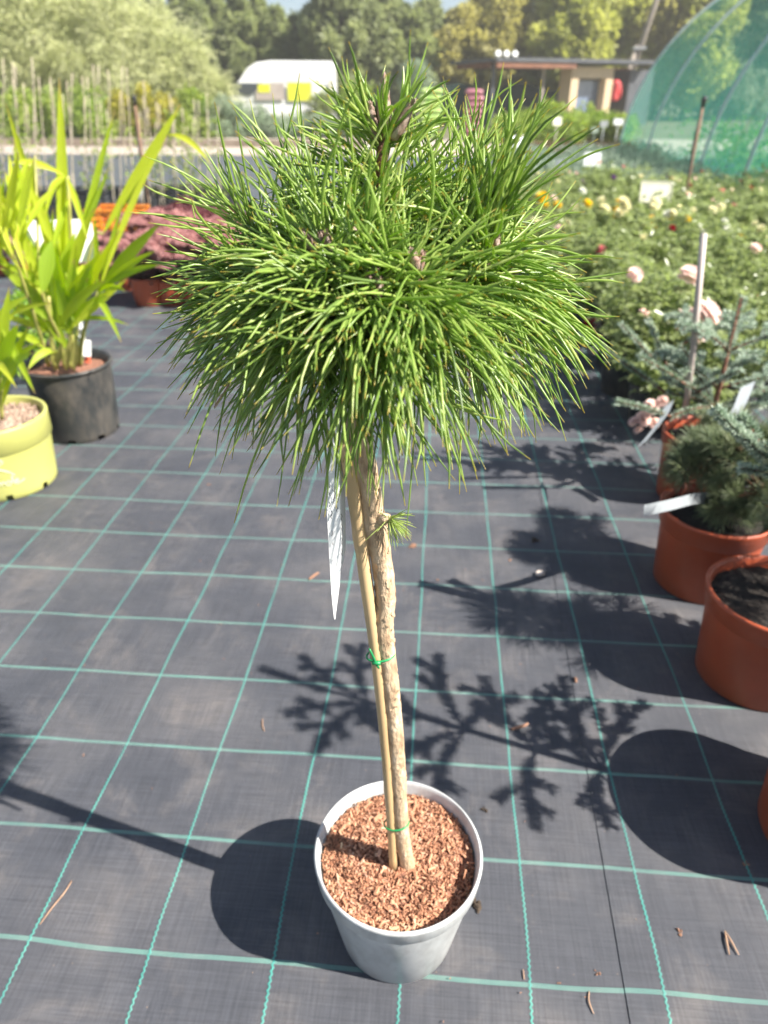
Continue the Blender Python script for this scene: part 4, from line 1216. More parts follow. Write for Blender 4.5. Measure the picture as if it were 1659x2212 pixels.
def label_sign(c, w, h, rz, tilt, post_len, label, mat, rim=False, back=None):
    t = thing('plant_sign', (c.x, c.y, 0), label, 'plant sign', None, rz)
    mb = MB()
    mb.box((0, 0, c.z), (w, 0.004, h), M=Matrix.Rotation(tilt, 3, 'X') @ Matrix.Rotation(0.02, 3, 'Y'))
    mb.build('plate', mat, t, smooth=False)
    if rim:
        mb = MB()
        R = Matrix.Rotation(tilt, 3, 'X') @ Matrix.Rotation(0.02, 3, 'Y')
        for (x, z, sx, sz) in [(0, h / 2, w + .008, .008), (0, -h / 2, w + .008, .008), (-w / 2, 0, .008, h), (w / 2, 0, .008, h)]:
            mb.box(R @ Vector((x, -0.002, z)) + Vector((0, 0, c.z)), (sx, 0.009, sz), M=R)
        mb.build('rim', mat, t, smooth=False)
    mb = MB()
    z1 = c.z - h / 2 * math.cos(tilt) + 0.012
    z0 = max(0.0, z1 - post_len)
    V = []
    for z, ww in ((z1, w * 0.22), (z1 - (z1 - z0) * 0.4, w * 0.11), (z0, w * 0.07)):
        V += [(-ww / 2, -0.002, z), (ww / 2, -0.002, z), (ww / 2, 0.006, z), (-ww / 2, 0.006, z)]
    Fc = [(0, 3, 2, 1), (8, 9, 10, 11)]
    for r in (0, 4):
        Fc += [(r + k, r + (k + 1) % 4, r + 4 + (k + 1) % 4, r + 4 + k) for k in range(4)]
    mb.add(V, Fc)
    mb.build('stake', mat, t, smooth=False)
    return t
label_sign(at(131, 522, 2.72), 0.235, 0.150, 0.35, -0.30, 0.42, 'large white plant sign standing among the palm leaves of the black pot', M['white_plastic'])
t = thing('plant_label', at(187, 752, 2.66), 'small white label with a red foot stuck in the black pot', 'plant label', None, 0.2)
mb = MB(); mb.box((0, 0, 0), (0.032, 0.0015, 0.062), M=Matrix.Rotation(0.15, 3, 'Y') @ Matrix.Rotation(-0.2, 3, 'X')); mb.build('plate', M['white_plastic'], t, smooth=False)
mb = MB(); mb.box((-0.006, 0.008, -0.045), (0.022, 0.0012, 0.034), M=Matrix.Rotation(0.15, 3, 'Y') @ Matrix.Rotation(-0.2, 3, 'X')); mb.build('foot', M['red_ink'], t, smooth=False)

pl = Vector((-1.325, 2.165, 0))
tlm = thing('potted_palm', pl, 'young palm in a lime yellow pot with pale script print at the left edge', 'potted palm')
def lime_prof():
    rt, rb, h = 0.180, 0.158, 0.252
    return [(0.001, 0.014), (rb * 0.84, 0.014), (rb * 0.88, 0.0), (rb - 0.004, 0.0), (rb, 0.004), (rb + 0.004, 0.05), (rb + 0.0135, h - 0.088), (rb + 0.0145, h - 0.083), (rb + 0.0205, h - 0.078), (rt - 0.001, h - 0.012), (rt, h - 0.006), (rt - 0.002, h),
            (rt - 0.012, h), (rt - 0.013, h - 0.004), (rt - 0.016, h - 0.045)]
segs = 96
prof = lime_prof(); m = len(prof)
prof = prof[:5] + [(0.1595, 0.022)] + prof[5:]; m = len(prof)
V = []; Fc = []
for k in range(segs):
    a = 2 * math.pi * k / segs
    for (r, z) in prof: V.append((r * math.cos(a), r * math.sin(a), z))
for k in range(segs):
    for j in range(m - 1):
        if k % 12 in (6, 7) and j in (3, 4): continue
        Fc.append((k * m + j, ((k + 1) % segs) * m + j, ((k + 1) % segs) * m + j + 1, k * m + j + 1))
mb = MB(); mb.add(V, Fc); limepot = mb.build('pot', M['lime_pot'], tlm)
mb = MB(); mb.lathe([(0.0005, 0.225), (0.08, 0.228), (0.14, 0.224), (0.168, 0.218)], 40); sl = mb.build('soil', M['grit'], tlm)
mb = MB()
rgp = np.random.default_rng(8)
for i in range(620):
    r, a = 0.163 * math.sqrt(rgp.uniform(0, 1)), rgp.uniform(0, 2 * math.pi); s = rgp.uniform(0.006, 0.017)
    chip(mb, (r * math.cos(a), r * math.sin(a), 0.227), s, s * 0.8, s * 0.55, rgp, 0.5)
tag(mb.build('pebbles', M['grit'], sl), 'pale pebble mulch', None, None, 'stuff')
def on_pot(az, z, extra=0.0012):       # az in degrees around the lime pot
    r = 0.162 + (0.1715 - 0.162) * (z - 0.05) / 0.114 + extra
    a = math.radians(az)
    return Vector((r * math.cos(a), r * math.sin(a), z))
def script(strokes, w=0.0016):
    mb = MB()
    for s in strokes:
        P = catmull([on_pot(a, z) for a, z in s], max(8, len(s) * 4))
        mb.tube(P, w, 5)
    return mb.build('script_print', M['lime_print'], limepot)
script([[(-82, 0.128), (-70, 0.150), (-62, 0.155), (-60, 0.146), (-66, 0.136), (-72, 0.131), (-62, 0.118), (-54, 0.100), (-52, 0.088)], [(-76, 0.150), (-79, 0.128), (-82, 0.105)]])        # the looped R with its swash
x = -80
for ch in range(4):     # 'omde'
    if ch == 0: s = [[(x, .068), (x + 4, .076), (x + 7, .068), (x + 3, .060), (x, .068)]]
    elif ch == 1: s = [[(x, .061), (x + 1, .075), (x + 3, .074), (x + 4, .062), (x + 5, .075), (x + 7, .073), (x + 8, .061)]]
    elif ch == 2: s = [[(x + 6, .068), (x + 2, .076), (x, .067), (x + 3, .060), (x + 6, .068), (x + 8, .094), (x + 7, .062)]]
    else: s = [[(x, .067), (x + 5, .071), (x + 4, .077), (x, .069), (x + 2, .060), (x + 8, .064), (x + 12, .070)]]
    script(s, 0.0014); x += 8.5
LB = [((0, 890), 2.15, (-40, 640), 2.1, 40, 0.0, .5), ((5, 880), 2.12, (62, 706), 2.05, 24, 0.05, .7), ((0, 850), 2.1, (72, 762), 2.0, 26, 0.10, .4), ((-10, 840), 2.1, (20, 620), 2.08, 30, 0.0, .6),
      ((-5, 860), 2.1, (88, 742), 2.05, 20, 0.12, .55), ((0, 820), 2.1, (40, 700), 2.0, 34, 0.05, .3), ((-20, 780), 2.1, (36, 838), 1.98, 18, 0.15, .85), ((0, 700), 2.1, (76, 850), 2.0, 22, 0.05, .45),
      ((-10, 690), 2.1, (58, 800), 2.05, 14, 0.1, .7), ((-30, 720), 2.12, (60, 640), 2.1, 22, 0.06, .55), ((-20, 900), 2.15, (-90, 560), 2.1, 40, 0, .6), ((10, 690), 2.1, (110, 655), 2.05, 12, 0.06, .8)]
for (a, ad, b, bd, w, sg, rn) in LB:
    leaf_obj(tlm, pl, a, ad, b, bd, w, sg, rn, face=(rp.uniform(-.2, .6), -1, rp.uniform(.1, .7)))
for pts in ([(4, 905, 2.13), (2, 840, 2.12), (-10, 690, 2.1)], [(-16, 905, 2.15), (-14, 800, 2.12), (-20, 600, 2.1)]):
    mb = MB(); mb.tube(catmull([at(*p) - pl for p in pts], 10), [0.007 - 0.0003 * i for i in range(11)], 8); mb.build('stem', M['palm_stem'], tlm)
# ================================================================ ROSE BED
def petal_flower(name, mat, r=0.036, layers=((9, 1.0, -0.25), (10, 1.0, 0.25), (10, 0.95, 0.62), (9, 0.85, 0.95), (7, 0.75, 1.2), (6, 0.62, 1.42)), seed=2):
    rng = np.random.default_rng(seed)
    mb = MB()
    for (n, s, el) in layers:
        for k in range(n):
            a = 2 * math.pi * (k + rng.uniform(-.2, .2)) / n + s * 3
            d = Vector((math.cos(a), math.sin(a), 0)); sd = Vector((-d.y, d.x, 0))
            V = []
            for (q, w, lift) in ((0.1, 0.18, 0), (0.55, 0.42, 0.30), (0.92, 0.40, 0.40), (1.06, 0.14, 0.34)):
                z = math.sin(el) * q * r * s + lift * 0.12 * r
                for j in (-1, 0, 1):
                    V.append(d * (q * r * s * math.cos(el)) + sd * (j * w * r * s) + Vector((0, 0, z + (0.10 * r * s if j else 0))))
            mb.add(V, [(i * 3 + j, i * 3 + j + 1, i * 3 + j + 4, i * 3 + j + 3) for i in range(3) for j in range(2)], np.tile([0.5, rng.uniform(0, 1)], (12, 1)))
    return mb.build(name, mat, link=False)
FL = {k: petal_flower('rose_flower_' + k.replace(' ', '_'), M['fl_' + k]) for k in FLOWER_COL}
def rose_mesh(seed, h=0.44):
    rng = np.random.default_rng(seed)
    mb, st = MB(), MB()
    tops = []
    for s in range(11):
        a = rng.uniform(0, 2 * math.pi); ln = rng.uniform(0.06, 0.20)
        top = Vector((math.cos(a) * ln, math.sin(a) * ln, h * rng.uniform(0.62, 1.06)))
        b = Vector((math.cos(a) * 0.03, math.sin(a) * 0.03, 0.17))
        P = catmull([b, b.lerp(top, 0.55) + Vector((math.cos(a), math.sin(a), 0)) * 0.02, top], 8)
        st.tube(P, [0.004 - 0.0003 * i for i in range(9)], 5)
        tops.append(top)
        for i in range(2, 9):
            for rep in range(3):
                # a compound leaf: rachis with five leaflets
                d = unit(rng.normal(size=3) * np.array([1, 1, 0.45]) + np.array([math.cos(a), math.sin(a), 0.15]) * 0.5)
                base = np.array(P[i]); L = rng.uniform(0.05, 0.085)
                pts, axs = [], []
                sdv = unit(np.cross(d, [0, 0, 1.0]))
                for q, sg in ((0.4, 1), (0.4, -1), (0.72, 1), (0.72, -1), (1.0, 0)):
                    pts.append(base + d * L * q); axs.append(d * (0.55 if sg else 1) + sdv * sg * 0.8 + np.array([0, 0, -0.15]))
                leaves(mb, np.array(pts), unit(np.array([0, 0, 1.0]) + rng.normal(size=(5, 3)) * 0.35), np.array(axs), rng.uniform(0.026, 0.042, 5), 0.66, fold=0.18, rnd=np.clip(rng.uniform(0, 1) * .7 + rng.uniform(0, .3, 5), 0, 1), rng=rng)
    return mb, st, tops
rose_protos = []
for s in range(5):
    mb, st, tops = rose_mesh(40 + s)
    rose_protos.append((mb.build('foliage', M['rose_leaf'], link=False), st.build('stems', M['stem_green'], link=False), tops))
def simple_pot_mesh(name, mat, rt, rb, h):
    mb = MB(); mb.lathe(pot_profile(rt, rb, h, 0.0, soil=0.025), 28)
    V = [(0, 0, h - 0.025)] + [((rt - 0.011) * math.cos(2 * math.pi * k / 24), (rt - 0.011) * math.sin(2 * math.pi * k / 24), h - 0.025) for k in range(24)]
    mb.add(V, [(0, 1 + k, 1 + (k + 1) % 24) for k in range(24)], mi=1)
    return mb.build(name, [mat, M['soil_dark']], link=False)
black_pot_me = simple_pot_mesh('pot', M['black_pot'], 0.115, 0.09, 0.20)
rr = random.Random(4)
ORD = ['first', 'second', 'third', 'fourth', 'fifth', 'sixth', 'seventh', 'eighth', 'ninth', 'tenth', 'eleventh', 'twelfth', 'thirteenth', 'fourteenth', 'fifteenth', 'sixteenth', 'seventeenth', 'eighteenth', 'nineteenth', 'twentieth']
def rose_palette(Y):
    if Y < 3.3: return ['pale pink', 'pale pink', 'pale pink', 'pink'], 2, 1.2
    if Y < 4.4: return ['pale pink', 'pale pink', 'pink'], 1, 0.85
    if Y < 4.9: return ['red', 'pale pink', 'cream', 'cream'], 1, 0.8
    if Y < 5.7: return ['cream', 'cream', 'yellow', 'white', 'cream'], 6, 1.15
    if Y < 6.4: return ['cream', 'white', 'white', 'cream', 'white', 'pale pink'], 2, 0.8
    return ['pink', 'purple', 'red', 'pale pink', 'cream'], 2, 0.75
row = 0
Y = 2.72
while Y < 8.9:
    x0 = 1.13 + 0.055 * (Y - 2.8) - (0.06 if row % 2 else 0)
    lim = min(0.553 * (0.857 * Y + 0.45) + 0.25, 4.15)
    i = 0
    while x0 + i * 0.34 < lim:
        x = x0 + i * 0.34 + rr.uniform(-.04, .04)
        y = Y + rr.uniform(-.05, .05) - 0.079 * (x - x0)
        cols, nf, fs = rose_palette(Y)
        cmain = rr.choice(cols)
        where = ('nearest row' if row == 0 else ORD[row] + ' row back')
        t = thing('potted_rose', (x, y, ZR), 'rose bush with %s blooms, %s, %s from the aisle' % (cmain, where, ORD[i]), 'potted rose', 'roses in the bed right of the aisle', rr.uniform(0, 6.28))
        s = rr.uniform(0.92, 1.12)
        t.scale = (s, s, s * rr.uniform(0.92, 1.06))
        fol, stm, tops = rr.choice(rose_protos)
        obj('pot', black_pot_me, t)
        obj('stems', stm, t)
        tag(obj('foliage', fol, t), None, None, None, 'stuff')
        for k in range(max(0, nf + rr.choice([-2, -1, 0, 0]))):
            if nf == 1 and rr.random() < 0.35: continue
            c = cmain if rr.random() < 0.75 else rr.choice(cols)
            tp_ = rr.choice(tops)
            f = obj('flower', FL[c], t)
            f.location = tp_ + Vector((rr.uniform(-.03, .03), rr.uniform(-.03, .03), rr.uniform(0.01, 0.05)))
            f.rotation_euler = (rr.uniform(-.6, .6), rr.uniform(-.6, .6), rr.uniform(0, 6))
            q = fs * rr.uniform(0.55, 1.0); f.scale = (q, q, q)
        i += 1
    row += 1
    Y += 0.345
# the big pale blooms beside the stake and the small ones low at the bed's corner
big = thing('rose_stem', gp(1505, 830), 'rose with three large pale pink blooms beside the wooden stake', 'rose')
for (px, py, d, q, c) in [(1524, 682, 2.55, 1.5, 'pale pink'), (1484, 688, 2.6, 1.2, 'pale pink'), (1505, 722, 2.56, 1.0, 'pale pink')]:
    f = obj('flower', FL[c], big); f.location = at(px, py, d) - big.location; f.scale = (q, q, q); f.rotation_euler = (0.9, 0.15, q)
    mb = MB(); mb.tube(catmull([Vector((0, 0, 0.02)), Vector((0.02, 0, 0.2)), f.location - Vector((0, 0, 0.004))], 8), 0.003, 6); mb.build('stem', M['stem_green'], big)
low = thing('potted_rose', (gp(1470, 935).x, gp(1470, 935).y, ZR), 'low miniature rose with small pale pink blooms beside the farthest terracotta pot', 'potted rose', 'roses in the bed right of the aisle')
obj('pot', black_pot_me, low).scale = (0.8, 0.8, 0.62)
fo = obj('foliage', rose_protos[2][0], low); fo.scale = (0.85, 0.85, 0.62); fo.location = (-0.03, 0, 0); tag(fo, None, None, None, 'stuff')
for (px, py, q) in [(1405, 880, .8), (1388, 905, .8), (1370, 912, .55), (1415, 915, .6), (1380, 930, .5), (1432, 868, .6)]:
    d = 2.38
    f = obj('flower', FL['pale pink'], low); f.location = at(px, py, d) - low.location; f.scale = (q, q, q); f.rotation_euler = (0.7, -0.3, q * 9)
red = thing('rose_stem', gp(1275, 735), 'small cluster of crimson buds at the edge of the rose bed', 'rose')
for (px, py) in [(1268, 700), (1277, 708), (1272, 716), (1281, 698)]:
    f = obj('flower', FL['red'], red); f.location = at(px, py, 3.0) - red.location; f.scale = (.45, .45, .6)
mb = MB(); mb.tube([Vector((0, 0, 0)), at(1275, 708, 3.0) - red.location], 0.003, 6); mb.build('stem', M['stem_green'], red)

# signs in the beds
label_sign(at(1417, 415, 6.0), 0.232, 0.150, -0.12, -0.35, 0.30, 'cream plant sign with raised rim in the middle of the rose bed', M['cream_plastic'], rim=True)
label_sign(at(1280, 344, 9.4), 0.20, 0.150, -0.1, -0.3, 0.30, 'bright white plant sign at the front of the lavender', M['white_plastic'])
label_sign(at(1209, 354, 10.8), 0.16, 0.11, 0.3, 0.25, 0.20, 'small grey-backed plant sign left in the lavender', M['silver_plastic'])
label_sign(at(1118, 306, 15.0), 0.30, 0.20, 0.1, -0.3, 0.30, 'white plant sign beside the pine crown, by the grey path', M['white_plastic'])
label_sign(at(1204, 262, 20.5), 0.22, 0.20, 0.1, -0.3, 0.45, 'pale yellow square sign in front of the lime shrubs', M['cream_plastic'])
label_sign(at(1285, 281, 18.5), 0.16, 0.12, 0.0, -0.3, 0.50, 'small cream sign on a tall post before the lime shrubs', M['cream_plastic'])
label_sign(at(1305, 267, 21.0), 0.22, 0.14, 0.2, 0.2, 0.40, 'pale grey sign among the lime shrubs', M['silver_plastic'])
label_sign(at(1336, 263, 21.5), 0.24, 0.15, -0.2, -0.3, 0.40, 'white sign among the lime shrubs close to the net tunnel', M['white_plastic'])

# sprinklers
def sprinkler(bx, by, tx, ty, Y0, label, hose=True):
    b = gp(bx, by) if by > 300 else at(bx, by, Y0)
    b = Vector((at(bx, by, Y0).x, Y0, 0.0)); top = at(tx, ty, Y0)
    t = thing('sprinkler', b, label, 'sprinkler', 'sprinklers on thin risers')
    e = top - b
    mb = MB(); mb.tube([(0, 0, 0), e], 0.012, 8); mb.build('riser', M['rod_brown'], t)
    if hose:
        mb = MB(); mb.tube(catmull([Vector((0.05, 0, 0)), e * 0.35 + Vector((0.02, 0, 0)), e * 0.7 + Vector((-0.022, -.01, 0)), e], 10), 0.007, 6); mb.build('hose', M['black_rubber'], t)
    mb = MB(); mb.lathe([(0.001, -0.02), (0.015, -0.02), (0.016, 0.01), (0.022, 0.02), (0.022, 0.05), (0.014, 0.062), (0.001, 0.062)], 14, c=e); mb.build('head', M['black_rubber'], t)
    return t
sprinkler(1478, 440, 1519, 226, 6.6, 'thin brown sprinkler riser with black head in front of the green net')
sprinkler(318, 430, 291, 222, 7.6, 'sprinkler with black head rising among the bamboo canes')
mb = MB(); mb.tube([at(303, 395, 7.2), at(297, 445, 7.2)], 0.03, 10)
tag(mb.build('grey_post', M['grey_metal']), 'short grey post end beside the orange crate', 'post')

# ================================================================ NET TUNNEL
nb0, nb1 = gp(1593, 433), gp(1335, 330)
nd = (nb1 - nb0).normalized()
nperp = Vector((nd.y, -nd.x, 0))
W_, H_ = 4.2, 3.75
net = thing('net_tunnel', nb1, 'tall green shade net tunnel on metal hoops behind the rose bed', 'net tunnel')
def hoop_pt(s, ph):
    base = nb0 + nd * s
    return base + nperp * (W_ * (1 - math.cos(ph))) + Vector((0, 0, H_ * math.sin(ph))) - net.location
LEN = (nb1 - nb0).length
ss = np.linspace(-3.0, LEN, 16); phs = np.linspace(0, math.pi, 41)
mb = MB(); V = []
rn_ = random.Random(2)
hs = [LEN - 9.05 * k / 2.58 for k in range(0, 5)]
for s in ss:
    sagk = 0.05 * abs(math.sin(s * 1.3))
    for ph in phs:
        p = hoop_pt(s, ph); c = nb0 + nd * s + nperp * W_ - net.location
        V.append(p + (c - p) * (0.012 * sagk * 10))
m = len(phs)
mb.add(V, [(i * m + j, (i + 1) * m + j, (i + 1) * m + j + 1, i * m + j + 1) for i in range(len(ss) - 1) for j in range(m - 1)])
mb.build('net_cover', M['net'], net)
for px, py in [(1335, 330), (1396, 353), (1476, 397), (1593, 433)]:
    g = gp(px, py); s = (g - nb0).dot(nd)
    mb = MB(); mb.tube([hoop_pt(s, math.pi * k / 36) for k in range(37)], 0.028, 8); mb.build('hoop', M['hoop'], net)
mb = MB(); mb.tube([hoop_pt(-3, math.pi / 2), hoop_pt(LEN, math.pi / 2)], 0.025, 6); mb.build('ridge_rail', M['hoop'], net)
# skirt of denser cloth along the foot of the net
mb = MB()
V = []
for s in ss:
    for z in (0.0, 0.28): V.append(nb0 + nd * s + Vector((0.03, 0, z)) - net.location)
mb.add(V, [(2 * i, 2 * i + 2, 2 * i + 3, 2 * i + 1) for i in range(len(ss) - 1)])
mb.build('skirt', M['net'], net)
# plants inside: rows of bushes
rgn = np.random.default_rng(77)
def inside(name, mat, label, s_list, off, z0, r, size, n, per):
    mb = MB()
    C, R = [], []
    for s in s_list:
        for k in range(n):
            C.append(nb0 + nd * (s + rgn.uniform(-.4, .4)) + nperp * (off + rgn.uniform(-.5, .5)) + Vector((0, 0, z0 + rgn.uniform(-.1, .25)))); R.append(r * rgn.uniform(.7, 1.2))
    cloud(mb, [list(c) for c in C], R, per, size, 0.5, rng=rgn)
    o = mb.build(name, mat); return tag(o, label, 'plants', None, 'stuff')
inside('bright_bedding_plants', M['bright_leaf'], 'bright green bedding plants massed inside the net tunnel', np.arange(-2, LEN - 2, 0.8), 1.3, 0.25, 0.38, 0.10, 4, 60)
inside('tall_grey_plants', M['lime_shrub'], 'taller pale plants massed inside the net tunnel', np.arange(1, LEN + 1, 1.0), 3.6, 0.8, 0.55, 0.13, 4, 60)
for k, (px, py, d) in enumerate([(1608, 150, 15.0), (1645, 165, 15.5)]):
    b = at(px, 330, d); b.z = 0
    t = thing('pampas_grass', b, ['left', 'right'][k] + ' pale pampas plume seen through the green net', 'grass')
    e = at(px, py, d) - b
    mb = MB(); mb.tube([(0, 0, 0), e * 0.7], 0.02, 6); mb.build('stalk', M['palm_stem'], t)
    mb = MB(); C = [list(e * q) for q in np.linspace(0.62, 1.0, 9)]
    cloud(mb, C, list(np.interp(np.linspace(0, 1, 9), [0, .4, 1], [.12, .26, .08])), 70, 0.11, 0.2, rng=rgn); tag(mb.build('plume', M['plume'], t), None, None, None, 'stuff')

# ================================================================ LAVENDER and mid-distance planting
def scatter_mass(name, mat, label, area, n, r, per, size, zf=0.6, aspect=0.3):
    mb = MB(); C, R = [], []
    for k in range(n):
        C.append(list(area(rgn))); R.append(r * rgn.uniform(.7, 1.2))
    cloud(mb, C, R, per, size, aspect, rng=rgn, sq=zf, up=0.8)
    return tag(mb.build(name, mat), label, 'plants', None, 'stuff')
def lav_area(g):
    y = g.uniform(9.0, 15.2); xl = 1.75 + 0.085 * (y - 9); xr = 4.2 + 0.16 * (y - 9)
    return (g.uniform(xl, xr), y, 0.16)
scatter_mass('lavender', M['lavender'], 'low silvery lavender plants massed beyond the roses', lav_area, 340, 0.24, 90, 0.085, 0.8, 0.22)
def rust_area(g):
    y = g.uniform(16.6, 17.6); return (g.uniform(2.6, 6.0), y, 0.14)
scatter_mass('rusty_bedding_plants', M['rust_plants'], 'rusty brown low bedding plants along the path edge', rust_area, 60, 0.2, 60, 0.09, 0.8)
def left_low(g):
    y = g.uniform(20.9, 23.5); return (g.uniform(-12, -4.6), y, 0.3)

def shrub(name, c, rx, h, mat, label, group=None, cat='shrub', n=26, per=110, size=0.10, seed=1, aspect=0.4, drop=0.0, wisps=0):
    rng = np.random.default_rng(seed)
    t = thing(name, (c[0], c[1], 0), label, cat, group)
    w = MB()
    C, R = [], []
    for k in range(n):
        a = rng.uniform(0, 2 * math.pi); z = rng.uniform(0.12, 1.0); q = math.sqrt(rng.uniform(0, 1)) * rx * math.sin(math.pi * (0.18 + 0.72 * z)) * 1.0
        C.append([q * math.cos(a), q * math.sin(a), z * h * 0.92]); R.append(rx * rng.uniform(0.20, 0.42))
    for k in range(7):
        e = C[rng.integers(0, n)]
        w.tube(catmull([Vector((rng.normal(0, .05), rng.normal(0, .05), 0)), Vector(e) * 0.5 + Vector((0, 0, 0.1)), Vector(e)], 6), [0.03, .027, .024, .02, .015, .01, .006], 5)
    w.build('stem', M['tree_bark'], t)
    mb = MB(); cloud(mb, C, R, per, size, aspect, rng=rng, drop=drop)
    for k in range(wisps):       # long loose shoots that break the outline
        c0 = np.array(C[rng.integers(0, n)]); d = unit(np.array([c0[0], c0[1], 0.35 * rx]) + rng.normal(size=3) * 0.35 * rx)
        ln = rng.uniform(0.7, 1.5) * min(1.0, rx / 1.6); q = np.linspace(0.2, 1, 34)[:, None]
        P = c0 + d * ln * q * 1.15 + np.array([0, 0, -0.42 * ln]) * q ** 2
        A = unit(d + rng.normal(size=(34, 3)) * 0.6)
        leaves(mb, P, unit(rng.normal(size=(34, 3)) + np.array([0, 0, .6])), A, size * rng.uniform(.6, 1.0, 34), aspect, rnd=np.clip(rng.normal(.7, .2, 34), 0, 1), rng=rng)
    tag(mb.build('foliage', mat, t), None, None, None, 'stuff')
    return t
XS = F_PX / cP      # horizontal pixels per unit slope at the horizon
def far(x, d): return (x - 829.5) / XS * d
def far_h(y, d): return CAM_H + (HORIZON - y) / (F_PX / cP / cP) * d
ls = [(1105, 250, 'leftmost'), (1150, 232, 'second from the left'), (1190, 205, 'tallest wispy one'), (1235, 238, 'fourth from the left'), (1275, 215, 'in front of the blue window'), (1315, 232, 'below the larch frame'), (1352, 240, 'against the net')]
for k, (x, y, pos) in enumerate(ls):
    d = 22.6 + (k % 3) * 0.8
    shrub('lime_shrub', (far(x, d), d), 0.62, max(0.6, far_h(y, d) - 0.22), M['lime_shrub'], 'yellow-green shrub beyond the path, ' + pos, 'yellow-green shrubs before the shelter', n=26, per=90, size=0.13, seed=60 + k)
gs = [(490, 205, 'leftmost'), (535, 225, 'below the van windscreen'), (590, 262, 'below the van side'), (640, 270, 'second from the right'), (690, 272, 'rightmost')]
for k, (x, y, pos) in enumerate(gs):
    d = 25.8 + (k % 2) * 0.6
    shrub('grey_shrub', (far(x, d), d), 0.7, max(0.5, far_h(y, d) - 0.1), M['grey_shrub'], 'grey-green shrub in front of the white van, ' + pos, 'grey-green shrubs before the van', n=24, per=110, size=0.12, seed=80 + k)
shrub('green_shrub', (far(775, 26), 26), 0.9, 1.35, M['lime_shrub'], 'soft green shrub just right of the van', None, n=24, per=100, size=0.14, seed=91)
shrub('green_shrub', (far(700, 27), 27), 0.8, 1.1, M['conifer'], 'low dark shrub at the rear of the van', None, n=20, per=100, size=0.14, seed=92)
ys = [(262, 205, 'left'), (312, 200, 'middle'), (352, 210, 'right')]
for k, (x, y, pos) in enumerate(ys):
    shrub('yellow_shrub', (far(x, 26.0), 26.0), 0.55, far_h(y, 26) + 0.2, M['yellow_shrub'], 'golden yellow shrub under the willows, ' + pos + ' one of three', 'golden shrubs', n=20, per=100, size=0.13, seed=95 + k)
for k, (x, y, pos) in enumerate([(40, 232, 'at the left edge'), (110, 238, 'behind the tall palm leaf'), (190, 225, 'left of the golden shrubs'), (410, 235, 'right of the golden shrubs')]):
    shrub('green_shrub', (far(x, 25.6), 25.6), 0.9, far_h(y, 25.6) + 0.4, M['lime_shrub'], 'loose green shrub under the willows, ' + pos, 'green shrubs under the willows', n=24, per=90, size=0.15, seed=100 + k)
wl_ = [(-60, -90, 30, 2.8), (60, -80, 29, 2.6), (160, -60, 30, 2.6), (255, -25, 29, 2.3), (340, 20, 30, 1.9), (405, 85, 29, 1.25), (450, 160, 28.6, 0.8)]
for k, (x, y, d, rx) in enumerate(wl_):
    shrub('variegated_willow', (far(x, d), d), rx, far_h(y, d), M['willow'], 'pale cream-green variegated willow, ' + ORD[k] + ' of the row counted from the left', 'variegated willows', 'willow', n=70, per=240, size=0.16, seed=110 + k, aspect=0.2, drop=0.35, wisps=150)

# ================================================================ LEFT MIDDLE: sedums, crates, canes
def sedum_protos(seed):
    rng = np.random.default_rng(seed)
    mb = MB(); st = MB(); heads = []
    for s in range(16):
        a = rng.uniform(0, 2 * math.pi); ln = 0.20 * math.sqrt(rng.uniform(0, 1))
        top = Vector((math.cos(a) * ln, math.sin(a) * ln, rng.uniform(0.34, 0.44) - ln * 0.35))
        b = Vector((math.cos(a) * ln * 0.3, math.sin(a) * ln * 0.3, 0.12))
        st.tube([b, top], [0.005, 0.004], 5)
        heads.append(top)
        n = 16
        f = rng.uniform(0.1, 0.95, n)[:, None]
        P = np.array(b) * (1 - f) + np.array(top) * f
        D = unit(rng.normal(size=(n, 3)) * np.array([1, 1, 0.3]) + np.array([0, 0, 0.25]))
        leaves(mb, P, unit(np.array([0, 0, 1.0]) + rng.normal(size=(n, 3)) * .3), D, rng.uniform(0.05, 0.075, n), 0.6, rng=rng)
    return mb.build('foliage', M['sedum_leaf'], link=False), st.build('stems', M['burgundy'], link=False), heads
def head_mesh(mat, r, seed):
    rng = np.random.default_rng(seed); mb = MB()
    n = 170
    a = rng.uniform(0, 2 * math.pi, n); q = np.sqrt(rng.uniform(0, 1, n))
    P = np.column_stack([r * q * np.cos(a), r * q * np.sin(a), 0.45 * r * (1 - q ** 2) + rng.uniform(-.003, .003, n)])
    leaves(mb, P, unit(rng.normal(size=(n, 3))), unit(rng.normal(size=(n, 3)) + np.array([0, 0, .6])), 0.017, 0.7, rng=rng)
    mb.lathe([(0.001, 0.4 * r), (r * .5, 0.28 * r), (r * .9, 0.02 * r), (r * .3, -0.25 * r)], 12)
    return mb.build('flower_head', mat, link=False)
SP = [sedum_protos(200 + k) for k in range(3)]
SH = head_mesh(M['sedum_flower'], 0.060, 5)
BH = head_mesh(M['burgundy'], 0.055, 6)
terra_me = simple_pot_mesh('pot', M['terracotta'], 0.115, 0.088, 0.17)
sed = []
